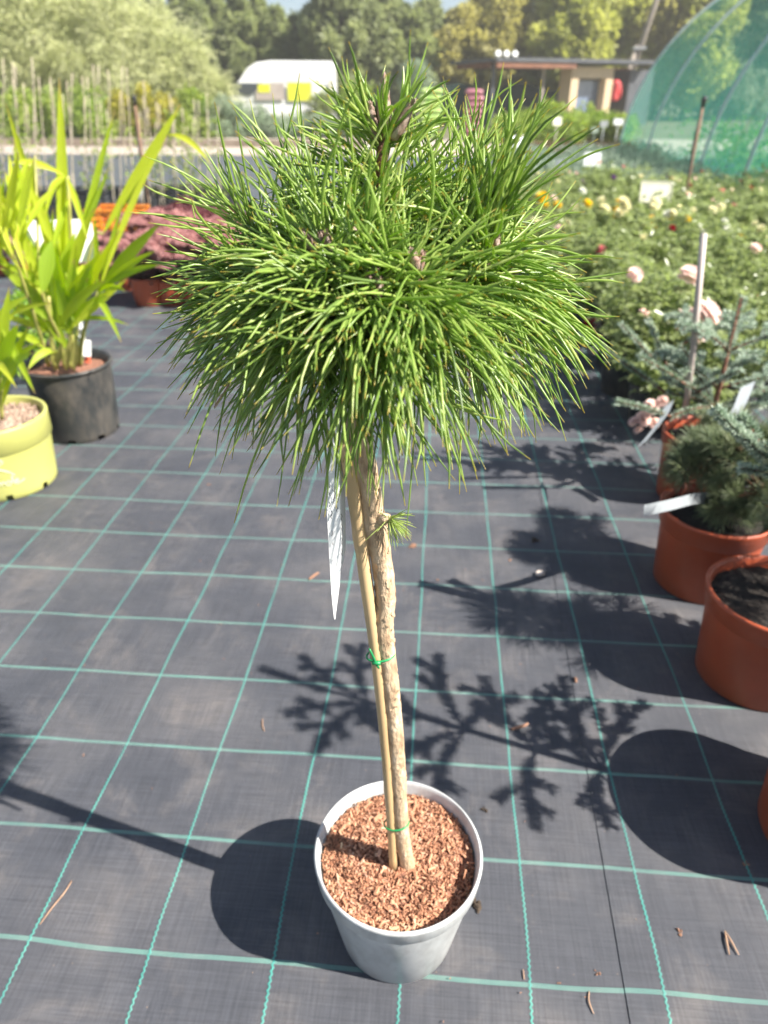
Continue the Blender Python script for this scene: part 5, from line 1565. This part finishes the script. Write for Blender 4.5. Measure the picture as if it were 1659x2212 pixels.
for j, (Yr, xs) in enumerate([(4.62, (300, 352, 402, 455, 505)), (5.0, (150, 205, 258, 312, 365, 418, 470)), (5.45, (-20, 40, 95, 150, 205, 262, 318, 372, 425, 478)), (5.95, (340, 388, 435, 485))]):
    for i, x in enumerate(xs):
        y = Yr + rr.uniform(-.06, .06)
        gx = at(x, 500, y).x
        dark = (j == 3)
        where = ['in the front row', 'in the second row', 'in the third row', 'in the back row'][j]
        lab = ('dark burgundy potted plant %s of the sedums, %s from the left' if dark else 'pink flowering potted sedum %s, %s from the left') % (where, ORD[i])
        t = thing('potted_sedum', (gx, y, 0), lab, 'potted sedum', 'sedums left of the aisle', rr.uniform(0, 6))
        s = rr.uniform(0.92, 1.15) * (0.66 if x < 318 and j > 0 else 1.0); t.scale = (s, s, s)
        fol, stm, heads = SP[(i + j) % 3]
        obj('pot', terra_me, t); obj('stems', stm, t); tag(obj('foliage', fol, t), None, None, None, 'stuff')
        for h in heads:
            f = obj('flower_head', BH if dark else SH, t); f.location = h; f.rotation_euler = (rr.uniform(-.3, .3), rr.uniform(-.3, .3), rr.uniform(0, 6)); q = rr.uniform(.8, 1.25); f.scale = (q, q, q)
for k, (px, py, d, h) in enumerate([(85, 745, 3.25, .42), (105, 700, 3.6, .40)]):
    g = at(px, py, d)
    shrub('leafy_plant', (g.x, d), 0.17, h, M['bright_leaf'], ['small bright green leafy plant behind the black pot', 'fresh green leafy plant further behind the black pot', 'low pale green plant just right of the black pot'][k], None, 'plant', n=26, per=36, size=0.035, seed=130 + k)

def crate(name, c, s, rz, mat, label, group=None, bars=5):
    t = thing(name, (c[0], c[1], 0), label, 'crate', group, rz)
    L_, W2, H2 = s
    for (ax, sg) in (('x', -1), ('x', 1), ('y', -1), ('y', 1)):
        mb = MB()
        if ax == 'y':
            for k in range(bars): mb.box((0, sg * (W2 / 2), H2 * (k + 0.5) / bars), (L_, 0.012, H2 / bars * 0.62))
            for k in range(5): mb.box((-L_ / 2 + L_ * k / 4, sg * (W2 / 2 + 0.008), H2 / 2), (0.03, 0.014, H2))
        else:
            for k in range(bars): mb.box((sg * (L_ / 2 + 0.02), 0, H2 * (k + 0.5) / bars), (0.012, W2 - 0.03, H2 / bars * 0.62))
            for k in range(3): mb.box((sg * (L_ / 2 + 0.03), -W2 / 2 + 0.03 + (W2 - 0.06) * k / 2, H2 / 2), (0.012, 0.03, H2 - 0.004))
        mb.build('side_panel', mat, t, smooth=False)
    mb = MB(); mb.box((0, 0, 0.012), (L_ - 0.02, W2 - 0.03, 0.016)); mb.build('base', mat, t, smooth=False)
    mb = MB()
    for sg in (-1, 1): mb.box((0, sg * (W2 / 2 + 0.004), H2 + 0.012), (L_ + 0.05, 0.03, 0.02))
    mb.build('rim', mat, t, smooth=False)
    return t
crate('plastic_crate', (at(262, 500, 6.9).x, 6.9), (0.42, 0.34, 0.27), GA, M['crate_orange'], 'orange plastic crate between the sedums and the bamboo canes')
crate('plastic_crate', (at(88, 520, 6.6).x, 6.6), (0.56, 0.4, 0.22), GA, M['crate_black'], 'black slatted crate in front of the canes, left of the orange one')
cx = [(-30, 'at the left edge'), (55, 'second from the left'), (140, 'third from the left'), (225, 'behind the orange crate'), (310, 'right of the orange crate'), (395, 'second from the right end'), (470, 'at the right end by the pine')]
for k, (x, pos) in enumerate(cx):
    d = 8.6 + 0.05 * k
    crate('plastic_crate', (at(x, 440, d).x, d), (0.40, 0.38, 0.24), GA, M['crate_black'], 'black slatted crate holding bamboo canes, ' + pos, 'black crates with canes')
rc = random.Random(12)
nc = 0
for j, (d, count) in enumerate([(8.55, 26), (8.75, 24)]):
    for i in range(count):
        x = -20 + (505 / count) * (i + rc.uniform(0.1, 0.9))
        b = at(x, 440, d + rc.uniform(-.05, .05)); b.z = 0.03
        yt = rc.uniform(120, 250) if x < 330 else rc.uniform(190, 290)
        top = at(x + rc.uniform(-22, 8), yt, d)
        t = thing('bamboo_cane', b, ('tan bamboo cane in the %s rank of the crates, %s' % (('front', 'rear')[j], ORD[i] + ' from the left' if i < 20 else 'number ' + ['twenty-one', 'twenty-two', 'twenty-three', 'twenty-four', 'twenty-five', 'twenty-six'][i - 20] + ' from the left')), 'bamboo cane', 'bamboo canes in crates')
        e = top - b
        mb = MB()
        P = [e * (q / 8) + Vector((rc.uniform(-.008, .008), 0, 0)) for q in range(9)]
        mb.tube(P, [0.0058 - 0.0002 * q for q in range(9)], 6)
        mb.build('cane', M['old_cane'], t)
        if rc.random() < 0.55:
            lb = MB(); C = [list(e * q) for q in np.linspace(0.25, 0.8, 5)]
            cloud(lb, C, [0.07] * 5, 9, 0.06, 0.4, rng=rgn)
            tag(lb.build('foliage', M['lime_shrub'], t), None, None, None, 'stuff')
# ================================================================ TREES
def tree_decid(c, h, rx, mat, label, seed, group='trees closing the view', n=60, per=230, size=0.34, trunk_r=0.16, z0=0.18):
    rng = np.random.default_rng(seed)
    t = thing('broadleaf_tree', (c[0], c[1], -0.03), label, 'tree', group)
    w = MB()
    w.tube(catmull([Vector((0, 0, 0)), Vector((0.1, 0, h * 0.3)), Vector((0, 0.1, h * 0.62)), Vector((0.05, 0, h * 0.9))], 10), [trunk_r * (1 - 0.085 * i) for i in range(11)], 9, jit=.05)
    C, R = [], []
    for k in range(n):
        a = rng.uniform(0, 2 * math.pi); z = rng.uniform(0, 1)
        q = rx * math.sqrt(rng.uniform(0.1, 1)) * (math.sin(math.pi * (0.12 + 0.80 * z)) ** 0.7)
        C.append([q * math.cos(a), q * math.sin(a), h * (z0 + (0.97 - z0) * z)]); R.append(rx * rng.uniform(0.20, 0.40))
    for k in range(12):
        e = Vector(C[rng.integers(0, n)]); s = Vector((0.05, 0.05, max(h * .15, e.z * 0.6)))
        w.tube(catmull([s, s.lerp(e, 0.5) + Vector((0, 0, 0.15)), e], 6), [trunk_r * .4 * (1 - 0.13 * i) for i in range(7)], 6)
    w.build('trunk', M['tree_bark'], t)
    mb = MB(); cloud(mb, C, R, per, size, 0.55, rng=rng)
    tag(mb.build('crown', mat, t), None, None, None, 'stuff')
    return t
def tree_conifer(c, h, rx, label, seed, group='conifers behind the van', mat='conifer', n=90, per=110):
    rng = np.random.default_rng(seed)
    t = thing('conifer_tree', (c[0], c[1], -0.03), label, 'tree', group)
    w = MB(); w.tube([(0, 0, 0), (0.02, 0, h * .5), (0, 0, h * 0.98)], [0.14, 0.09, 0.02], 8)
    C, R = [], []
    for k in range(n):
        z = rng.uniform(0, 1) ** 1.15
        q = rx * (1 - z) ** 0.75 * math.sqrt(rng.uniform(0.25, 1)); a = rng.uniform(0, 2 * math.pi)
        C.append([q * math.cos(a), q * math.sin(a), h * (0.04 + 0.94 * z) - 0.15 * q]); R.append((0.16 + 0.30 * (1 - z)) * rx * rng.uniform(.7, 1.1))
        if k % 5 == 0: w.tube([(0, 0, C[-1][2] + 0.1), C[-1]], [0.03, 0.01], 5, cap=False)
    w.build('trunk', M['tree_bark'], t)
    mb = MB(); cloud(mb, C, R, per + 40, 0.26, 0.35, rng=rng, sq=0.8, drop=0.7)
    tag(mb.build('crown', M[mat], t), None, None, None, 'stuff')
    return t
con = [(140, -70, 46), (215, -80, 44), (285, -60, 45), (345, -70, 43), (395, -45, 44), (440, -50, 42), (485, -25, 44), (528, -28, 42), (570, 0, 43), (608, 22, 42), (645, 40, 43), (676, 30, 44), (692, 75, 42)]
for k, (x, y, d) in enumerate(con):
    tree_conifer((far(x, d), d), far_h(y, d), 1.55, 'dark green conifer of the hedge behind the van, %s from left' % ORD[k], 300 + k)
dec = [(-140, -90, 48, 3.6, 'dark_tree', 'dark broadleaf tree beyond the left edge behind the willows'), (20, -110, 48, 3.4, 'dark_tree', 'dark broadleaf tree behind the willows at the left edge'),
       (728, -30, 40, 1.35, 'dark_tree', 'slender dark tree standing right of the pale blue gap'), (775, -70, 42, 1.9, 'dark_tree', 'large dark green tree behind the pine tip'),
       (835, 10, 43, 1.5, 'dark_tree', 'rounded dark tree right of the pine tip, below the white cloud'), (885, 38, 42, 1.3, 'conifer', 'mid green tree in the dip below the white cloud'), (930, 22, 44, 1.5, 'dark_tree', 'green tree at the right of the white cloud dip'),
       (990, 45, 43, 1.7, 'brown_tree', 'brownish tree just left of the shelter roof end'), (1062, -15, 44, 2.1, 'brown_tree', 'brown-olive tree above the flood lights'), (1140, -60, 45, 2.5, 'olive_tree', 'olive yellow tree above the open shelter roof'),
       (1215, -50, 43, 2.1, 'olive_tree', 'bright olive tree above the larch frame'), (1290, -70, 45, 2.4, 'olive_tree', 'olive tree left of the leaning pole'), (1335, -10, 47, 1.5, 'brown_tree', 'rusty tree directly behind the leaning pole'), (1415, -70, 45, 2.3, 'brown_tree', 'brownish tree right of the leaning pole'),
       (1480, -40, 44, 2.2, 'olive_tree', 'olive tree touching the net tunnel outline'), (1560, -30, 46, 2.6, 'dark_tree', 'dark tree seen through the green net'), (1660, -60, 46, 2.8, 'dark_tree', 'dark tree at the right edge behind the net'), (1780, -60, 46, 3.0, 'dark_tree', 'dark tree beyond the right edge')]
for k, (x, y, d, rx, m_, lab) in enumerate(dec):
    tree_decid((far(x, d), d), far_h(y, d), rx, M[m_], lab, 330 + k, size=0.33, per=300)
# low far hedge closing gaps under the crowns
def hedge_area(g):
    x = g.uniform(-200, 1800); d = 50 + g.uniform(-1, 1)
    return (far(x, d), d, g.uniform(0.2, 2.6))
scatter_mass('far_hedge', M['dark_tree'], 'dark distant undergrowth below the trees', hedge_area, 460, 1.1, 60, 0.4, 0.9, 0.5)
# mop-headed willow standard
t = thing('standard_willow', (far(898, 29), 29, 0), 'round mop-headed pale willow standard behind the green bags', 'tree')
mb = MB(); mb.tube([(0, 0, 0), (0.03, 0, 1.5)], [0.05, 0.04], 8); mb.build('trunk', M['tree_bark'], t)
mb = MB(); C, R = [], []
for k in range(40):
    d_ = unit(rgn.normal(size=3)); C.append([d_[0] * .45, d_[1] * .45, 1.65 + d_[2] * .38]); R.append(.26)
cloud(mb, C, R, 90, 0.10, 0.35, rng=rgn); tag(mb.build('crown', M['grey_shrub'], t), None, None, None, 'stuff')

# ================================================================ VAN
VY = 31.0
xr, xl = far(722, VY), far(478, VY)
van = thing('van', (xr, VY, -0.03), 'white delivery van with yellow-green side graphics, facing left behind grey shrubs', 'van')
vl = xr - xl
HT = far_h(131, VY)
mb = MB()
side = [(0, .35), (0, HT - .06), (-.06, HT), (-2.35, HT + .02), (-2.9, HT - .04), (-3.25, HT - .22), (-3.75, HT - .80), (-3.95, 1.25), (-4.75, 1.05), (-4.95, .85), (-4.98, .4), (-4.9, .3), (-.05, .3)]
n_ = len(side); wv = 1.9
V = [(x, -0.02 if 0 else 0, z) for x, z in side]
def ins(z): return 0.16 * max(0, (z - 1.1) / (HT - 1.1)) ** 2
V = [(x, ins(z), z) for x, z in side] + [(x, wv - ins(z), z) for x, z in side]
mb.add(V, [tuple(range(n_)), tuple(range(2 * n_ - 1, n_ - 1, -1))] + [(i, n_ + i, n_ + (i + 1) % n_, (i + 1) % n_) for i in range(n_)])
mb.build('body', M['van_white'], van, smooth=False)
def vpanel(name, x0, x1, z0, z1, mat, off=0.004, skew=0):
    mb = MB()
    V = [(x0, ins(z0) - off, z0), (x1, ins(z0) - off, z0), (x1 + skew, ins(z1) - off, z1), (x0 + skew * 0.2, ins(z1) - off, z1)]
    V += [(a, b + off * 0.7, c) for a, b, c in V]
    mb.add(V, [(0, 1, 2, 3), (7, 6, 5, 4), (0, 4, 5, 1), (1, 5, 6, 2), (2, 6, 7, 3), (3, 7, 4, 0)])
    return mb.build(name, mat, van, smooth=False)
vpanel('side_graphic', -1.78, -0.86, 1.02, 1.62, M['van_yellow'], 0.006)
vpanel('side_window', -3.0, -1.9, 1.05, 1.60, M['stake'], 0.006)
vpanel('side_graphic', -2.9, -2.45, 1.3, 1.56, M['van_yellow'], 0.010)
vpanel('door_window', -3.95, -3.15, 1.22, 1.60, M['glass_dark'], 0.006, 0.45)
vpanel('rear_stripe', -0.22, -0.06, 0.6, 1.7, M['cream_plastic'], 0.006)
for x in (-0.95, -4.1):
    for y in (0.06, wv - 0.06):
        mb = MB(); mb.tube([(x, y - .1, .34), (x, y + .1, .34)], .34, 24); wh = mb.build('wheel', M['black_rubber'], van, smooth=False)
        mb = MB(); mb.tube([(x, y - .112, .34), (x, y + .112, .34)], .19, 18); mb.build('rim', M['grey_metal'], wh, smooth=False)
mb = MB(); mb.box((-4.93, 0.25, 0.78), (0.12, 0.3, 0.2)); mb.build('headlight', M['silver_plastic'], van, smooth=False)

# ================================================================ SHELTER with larch frame, roof, dark cabin
SY = 36.0
sh = thing('garden_shelter', (far(1270, SY), SY, -0.03), 'flat-roofed garden shelter with pale larch window frame and dark grey cabin', 'shelter', None, math.radians(22))
sh.scale = (1.09, 1.0, 1.0)
def sx(x): return far(x, SY) - sh.location.x
def sz(y): return far_h(y, SY) + 0.03
fx0, fx1, ftop = sx(1224), sx(1322), sz(146)
mb = MB()
bw = 0.34
for k in range(3):      # upright boards left and right
    for (x, w) in ((fx0 + bw * (k + .5) / 3, bw / 3 - .012), (fx1 - bw * (k + .5) / 3, bw / 3 - .012)):
        pb_ = MB(); pb_.box((x, 0.35, ftop / 2), (w, 0.9, ftop)); pb_.build('board', M['larch'], sh, smooth=False)
nb = 12
for k in range(nb):
    pb_ = MB(); w = (fx1 - fx0 - 2 * bw) / nb
    pb_.box((fx0 + bw + w * (k + .5), 0.35, ftop - 0.21), (w - .012, 0.9, 0.42)); pb_.build('board', M['larch'], sh, smooth=False)
mb = MB(); mb.box(((fx0 + fx1) / 2, 0.4, (ftop - .42) / 2), (fx1 - fx0 - 2 * bw - .02, .05, ftop - .44)); mb.build('window_pane', M['window_blue'], sh, smooth=False)
mb = MB(); mb.box(((fx0 + fx1) / 2, 0.33, ftop - .47), (fx1 - fx0 - 2 * bw - .02, .08, .08)); mb.build('window_bar', M['roof_grey'], sh, smooth=False)
rx0, rx1 = sx(1046), sx(1400)
zr = sz(140)
mb = MB(); mb.box(((rx0 + rx1) / 2, 1.6, zr + .10), (rx1 - rx0, 4.2, .14)); roof = mb.build('roof', M['roof_grey'], sh, smooth=False)
for k in range(9):
    mb = MB(); mb.box((rx0 + .25 + (fx0 - rx0 - .4) * k / 8, 1.6, zr - 0.06), (.09, 4.0, .16)); mb.build('rafter', M['cedar'], sh, smooth=False)
mb = MB(); mb.box(((rx0 + fx0) / 2, -0.42, zr - .08), (fx0 - rx0 - .1, .06, .2)); mb.build('fascia', M['cedar'], sh, smooth=False)
mb = MB(); mb.box((sx(1345), 1.6, ftop / 2), (sx(1368) - fx1 - .02, .08, ftop - .01)); mb.build('cedar_wall', M['cedar'], sh, smooth=False)
mb = MB(); mb.box((sx(1345), 0.8, ftop - .05), (sx(1368) - fx1 - .04, 1.5, .06)); mb.build('cedar_soffit', M['cedar'], sh, smooth=False)
mb = MB(); mb.box((sx(1395), 1.1, ftop / 2 - .03), (sx(1425) - sx(1366), 2.2, ftop - .1)); mb.build('cabin', M['roof_grey'], sh, smooth=False)
for x in (rx0 + .2, sx(1165)):
    mb = MB(); mb.box((x, .1, zr / 2), (.12, .12, zr - .02)); mb.build('post', M['pole_wood'] if x > rx0 + 1 else M['roof_grey'], sh, smooth=False)
for k in range(3):
    mb = MB(); x = rx0 + .02 + .36 * k
    mb.tube([(x, -.55, zr + .30), (x, -.3, zr + .26)], [.11, .06], 12); mb.box((x, -.4, zr + .18), (.05, .05, .16)); mb.build('flood_light', M['white_plastic'], sh, smooth=False)
t = thing('red_jacket', (sh.location.x + sx(1333), SY + .5, 0), 'red jacket hanging on the cedar wall of the shelter', 'jacket')
mb = MB(); mb.tube(catmull([Vector((0, 0, .95)), Vector((0, 0, 1.3)), Vector((0, 0, 1.65)), Vector((0, 0, 1.78))], 8), [.20, .21, .20, .2, .21, .22, .2, .14, .06], 12, jit=.06)
for s in (-1, 1): mb.tube([(s * .17, 0, 1.62), (s * .26, -.02, 1.3), (s * .27, -.03, 1.05)], [.08, .075, .06], 8)
mb.build('jacket_body', M['red_paint'], t)
mb = MB(); mb.tube([(0, .1, 1.75), (0, 1.05, 1.85)], .012, 6); mb.build('hook', M['grey_metal'], t)
# dark shade-cloth screen below the shelter roof
t = thing('shade_screen', (far(1140, 38.5), 38.5, -0.03), 'dark green shade cloth screen below the shelter roof', 'screen')
mb = MB(); V = []
x0, x1 = far(955, 38.5) - t.location.x, far(1240, 38.5) - t.location.x
for k in range(25):
    x = x0 + (x1 - x0) * k / 24; sag = 0.12 * math.sin(k * 1.1)
    top = far_h(186 - 8 * math.sin(k * .55), 38.5)
    V += [(x, 0.08 * math.sin(k * 1.7), 0), (x, sag * .5, top)]
mb.add(V, [(2 * k, 2 * k + 2, 2 * k + 3, 2 * k + 1) for k in range(24)]); mb.build('cloth', M['shade_net'], t)
for k in range(4):
    mb = MB(); x = x0 + (x1 - x0) * k / 3; mb.tube([(x, .12, 0), (x, .12, 1.7)], .04, 8); mb.build('post', M['roof_grey'], t)
# leaning utility pole with its brace
t = thing('utility_pole', (far(1343, 41), 41, -0.03), 'weathered leaning utility pole with a short brace behind the shelter', 'pole')
e = Vector((far(1386, 41) - t.location.x, 0, far_h(0, 41))); g0 = Vector((far(1338, 41) - t.location.x, 0, 0))
mb = MB(); mb.tube([g0, e, e + (e - g0) * 0.25], [.16, .13, .12], 12); mb.build('shaft', M['pole_wood'], t)
m1 = g0.lerp(e, 0.62)
mb = MB(); mb.tube([g0 + Vector((-.28, 0, 0)), m1 + Vector((-.2, -.05, 0))], [.13, .12], 10); mb.build('brace', M['pole_wood'], t)
mb = MB(); mb.box(m1 + Vector((-.1, -.05, -.1)), (.62, .36, .12)); mb.build('clamp', M['grey_metal'], t, smooth=False)

# stacked bags
def bag_stack(x, ytop, d, w, mat, colour, group, nbag):
    H0 = far_h(ytop, d); hh = H0 / nbag
    for k in range(nbag):
        b = (far(x, d) + rc.uniform(-.03, .03), d, hh * k)
        pos = 'bottom' if k == 0 else 'top' if k == nbag - 1 else ORD[k] + ' from the ground'
        mb = MB()
        V = []; seg = 14
        for i in range(seg + 1):
            u_ = i / seg * 2 - 1
            for j in range(seg):
                a = 2 * math.pi * j / seg
                q = (1 - abs(u_) ** 5) ** 0.5
                V.append((u_ * w / 2, math.copysign(abs(math.cos(a)) ** .6, math.cos(a)) * .24 * (0.5 + .5 * q), hh * .5 + math.copysign(abs(math.sin(a)) ** .7, math.sin(a)) * hh * .5 * max(.12, q)))
        mb.add(V, [(i * seg + j, i * seg + (j + 1) % seg, (i + 1) * seg + (j + 1) % seg, (i + 1) * seg + j) for i in range(seg) for j in range(seg)])
        o = mb.build('soil_bag', mat); o.location = b; o.rotation_euler = (0, 0, rc.uniform(-.06, .06))
        tag(o, '%s bag of potting soil in the stack beside the pine crown, %s' % (colour, pos), 'bag', group)
bag_stack(930, 190, 24.6, 0.74, M['bag_green'], 'green', 'stack of green bags', 8)
bag_stack(1025, 192, 24.2, 0.55, M['bag_pink'], 'pink', 'stack of pink bags', 8)

# ================================================================ SMALL THINGS ON THE MAT
def zmat(p):
    side_ = (p - s1).cross(sd).z
    return ZR if side_ > 0 else 0.0
def litter(px, py, pts, r, mat, name, label, cat, group=None):
    g = gp(px, py); g.z = zmat(g)
    mb = MB(); P = catmull([Vector((x * .001, y * .001, z * .001)) for x, y, z in pts], 8)
    mb.tube(P, [r * (0.55 + 0.45 * math.sin(math.pi * (0.12 + 0.76 * i / 8))) for i in range(9)], 6, jit=.12, rng=rg)
    o = mb.build(name, mat); o.location = g; tag(o, label, cat, group); return o
litter(1122, 1575, [(-18, -3, 3), (-4, 0, 5), (10, 4, 6), (20, 12, 4)], .0038, M['debris'], 'bark_strip', 'curled pale bark strip lying in the fir shadow', 'bark')
litter(678, 1246, [(-12, -16, 3), (0, 0, 4), (12, 16, 3)], .0042, M['debris'], 'bark_strip', 'straight reddish bark splinter left of the white tag', 'bark')
litter(128, 1948, [(-16, -38, 2), (-6, -10, 3), (4, 14, 3), (8, 36, 2)], .0012, M['dry_needle'], 'dry_needle', 'curved dry pine needle lying at the lower left', 'needle')
litter(570, 1566, [(4, -18, 2), (-2, -4, 3), (-4, 14, 3)], .0012, M['dry_needle'], 'dry_needle', 'small dry needle lying left of the trunk', 'needle')
t = thing('dry_needle', gp(1574, 2040), 'pair of dry brown needles joined at the tip at the lower right', 'needle')
for dx in (-8, 7):
    mb = MB(); mb.tube([Vector((0, .018, .006)), Vector((dx * .0005, .002, .006)), Vector((dx * .001, -.018, .005))], [.0012, .002, .001], 6); mb.build('needle', M['dry_needle'], t)
litter(1130, 2120 - 15, [(0, -8, 2), (1, 6, 3)], .001, M['dry_needle'], 'dry_needle', 'tiny upright-lying needle below the pot at right', 'needle')
litter(1273, 2165, [(2, -16, 2), (-1, 0, 3), (3, 14, 2)], .0012, M['dry_needle'], 'dry_needle', 'short dry needle by the mat seam at the bottom', 'needle')
litter(1242, 1472, [(0, -7, 2), (1, 0, 5), (0, 8, 2)], .0035, M['debris'], 'bark_strip', 'small upright tan flake in front of the nearest terracotta pot', 'bark')
for (px, py, s, lab, m_) in [(1467, 2013, 9, 'brown crumb lying right of the mat seam', 'debris'), (1290, 2107 - 6, 6, 'small brown crumb on the mat seam', 'debris'), (1030, 1958, 14, 'dirt smear beside the grey pot', 'dirt'), (1154, 1167, 13, 'dark soil clump in the pine shadow', 'dirt'),
                            (451, 1048, 10, 'tan bark crumb left of the crown shadow', 'debris'), (893, 1180, 16, 'reddish flattened bark flake right of the trunk', 'debris'), (882, 1160, 9, 'smaller reddish bark flake right of the trunk', 'debris'), (1100, 1210, 8, 'small reddish crumb near the snail shell', 'debris'),
                            (1048, 1748, 9, 'dark crumb in the fir shadow behind the pot', 'dirt'), (180, 1632, 4, 'tiny tan crumb at the far left', 'debris'), (1208, 2125, 4, 'tiny pink crumb near the bottom seam', 'debris'), (1462, 955 + 50, 8, 'crumb by the farthest terracotta pot', 'debris'), (1385, 1012, 8, 'tan crumb at the edge of the round pot shadow', 'debris'),
                            (945, 1254, 7, 'small brown flake just right of the trunk', 'debris'), (700, 880, 9, 'tan crumb below the needles', 'debris'), (1610, 1868, 9, 'bent twig crumb in the large pot shadow', 'debris')]:
    g = gp(px, py); g.z = zmat(g)
    mb = MB(); nn_ = 9 if s > 12 else 4
    for k in range(nn_):
        q = s * .001 * rg.uniform(.4, .9)
        chip(mb, (rg.normal(0, s * .00035), rg.normal(0, s * .00035), .001 + q * .18), q, q * .7, q * .4, rg, .5)
    o = mb.build('soil_crumb' if m_ == 'dirt' else 'bark_crumb', M[m_], smooth=False); o.location = g; tag(o, lab, 'crumb')
t = thing('snail_shell', gp(1165, 1244), 'pale snail shell lying in the pine shadow on the mat', 'snail shell')
t.location.z = zmat(t.location)
mb = MB()
P, R_ = [], []
for k in range(40):
    a = k / 39 * 2 * math.pi * 2.6; q = 0.011 * math.exp(-a * .11)
    P.append(Vector((q * math.cos(a), q * math.sin(a), .006 + .004 * (1 - math.exp(-a * .1))))); R_.append(.0062 * math.exp(-a * .10))
mb.tube(P, R_, 10); mb.build('whorl', M['shell'], t)
# scattered anonymous flecks of bark
mb = MB()
for k in range(260):
    x, y = rg.uniform(-1.6, 1.0), rg.uniform(0.45, 5.0)
    s = rg.uniform(.0015, .005)
    chip(mb, (x, y, .0045), s, s * .6, .001, rg, .5)
tag(mb.build('bark_flecks', M['debris'], smooth=False), 'tiny bark flecks scattered over the mat', 'flecks', None, 'stuff')

# ================================================================ thin volume added over the yard, paling the distance like lens glare
mb = MB(); mb.box((0, 170, 7.9), (560, 420, 18.0))
hz = mb.build('glare_veil', [], smooth=False)
hm = bpy.data.materials.new('glare_veil_volume'); hm.use_nodes = True
hn = hm.node_tree
hn.nodes.remove(hn.nodes['Principled BSDF'])
pv = hn.nodes.new('ShaderNodeVolumePrincipled')
pv.inputs['Color'].default_value = (1.0, 0.98, 0.93, 1)
pv.inputs['Density'].default_value = 0.0022
pv.inputs['Anisotropy'].default_value = 0.2
hn.links.new(pv.outputs['Volume'], hn.nodes['Material Output'].inputs['Volume'])
hz.data.materials.append(hm)
tag(hz, None, None, None, 'stuff')
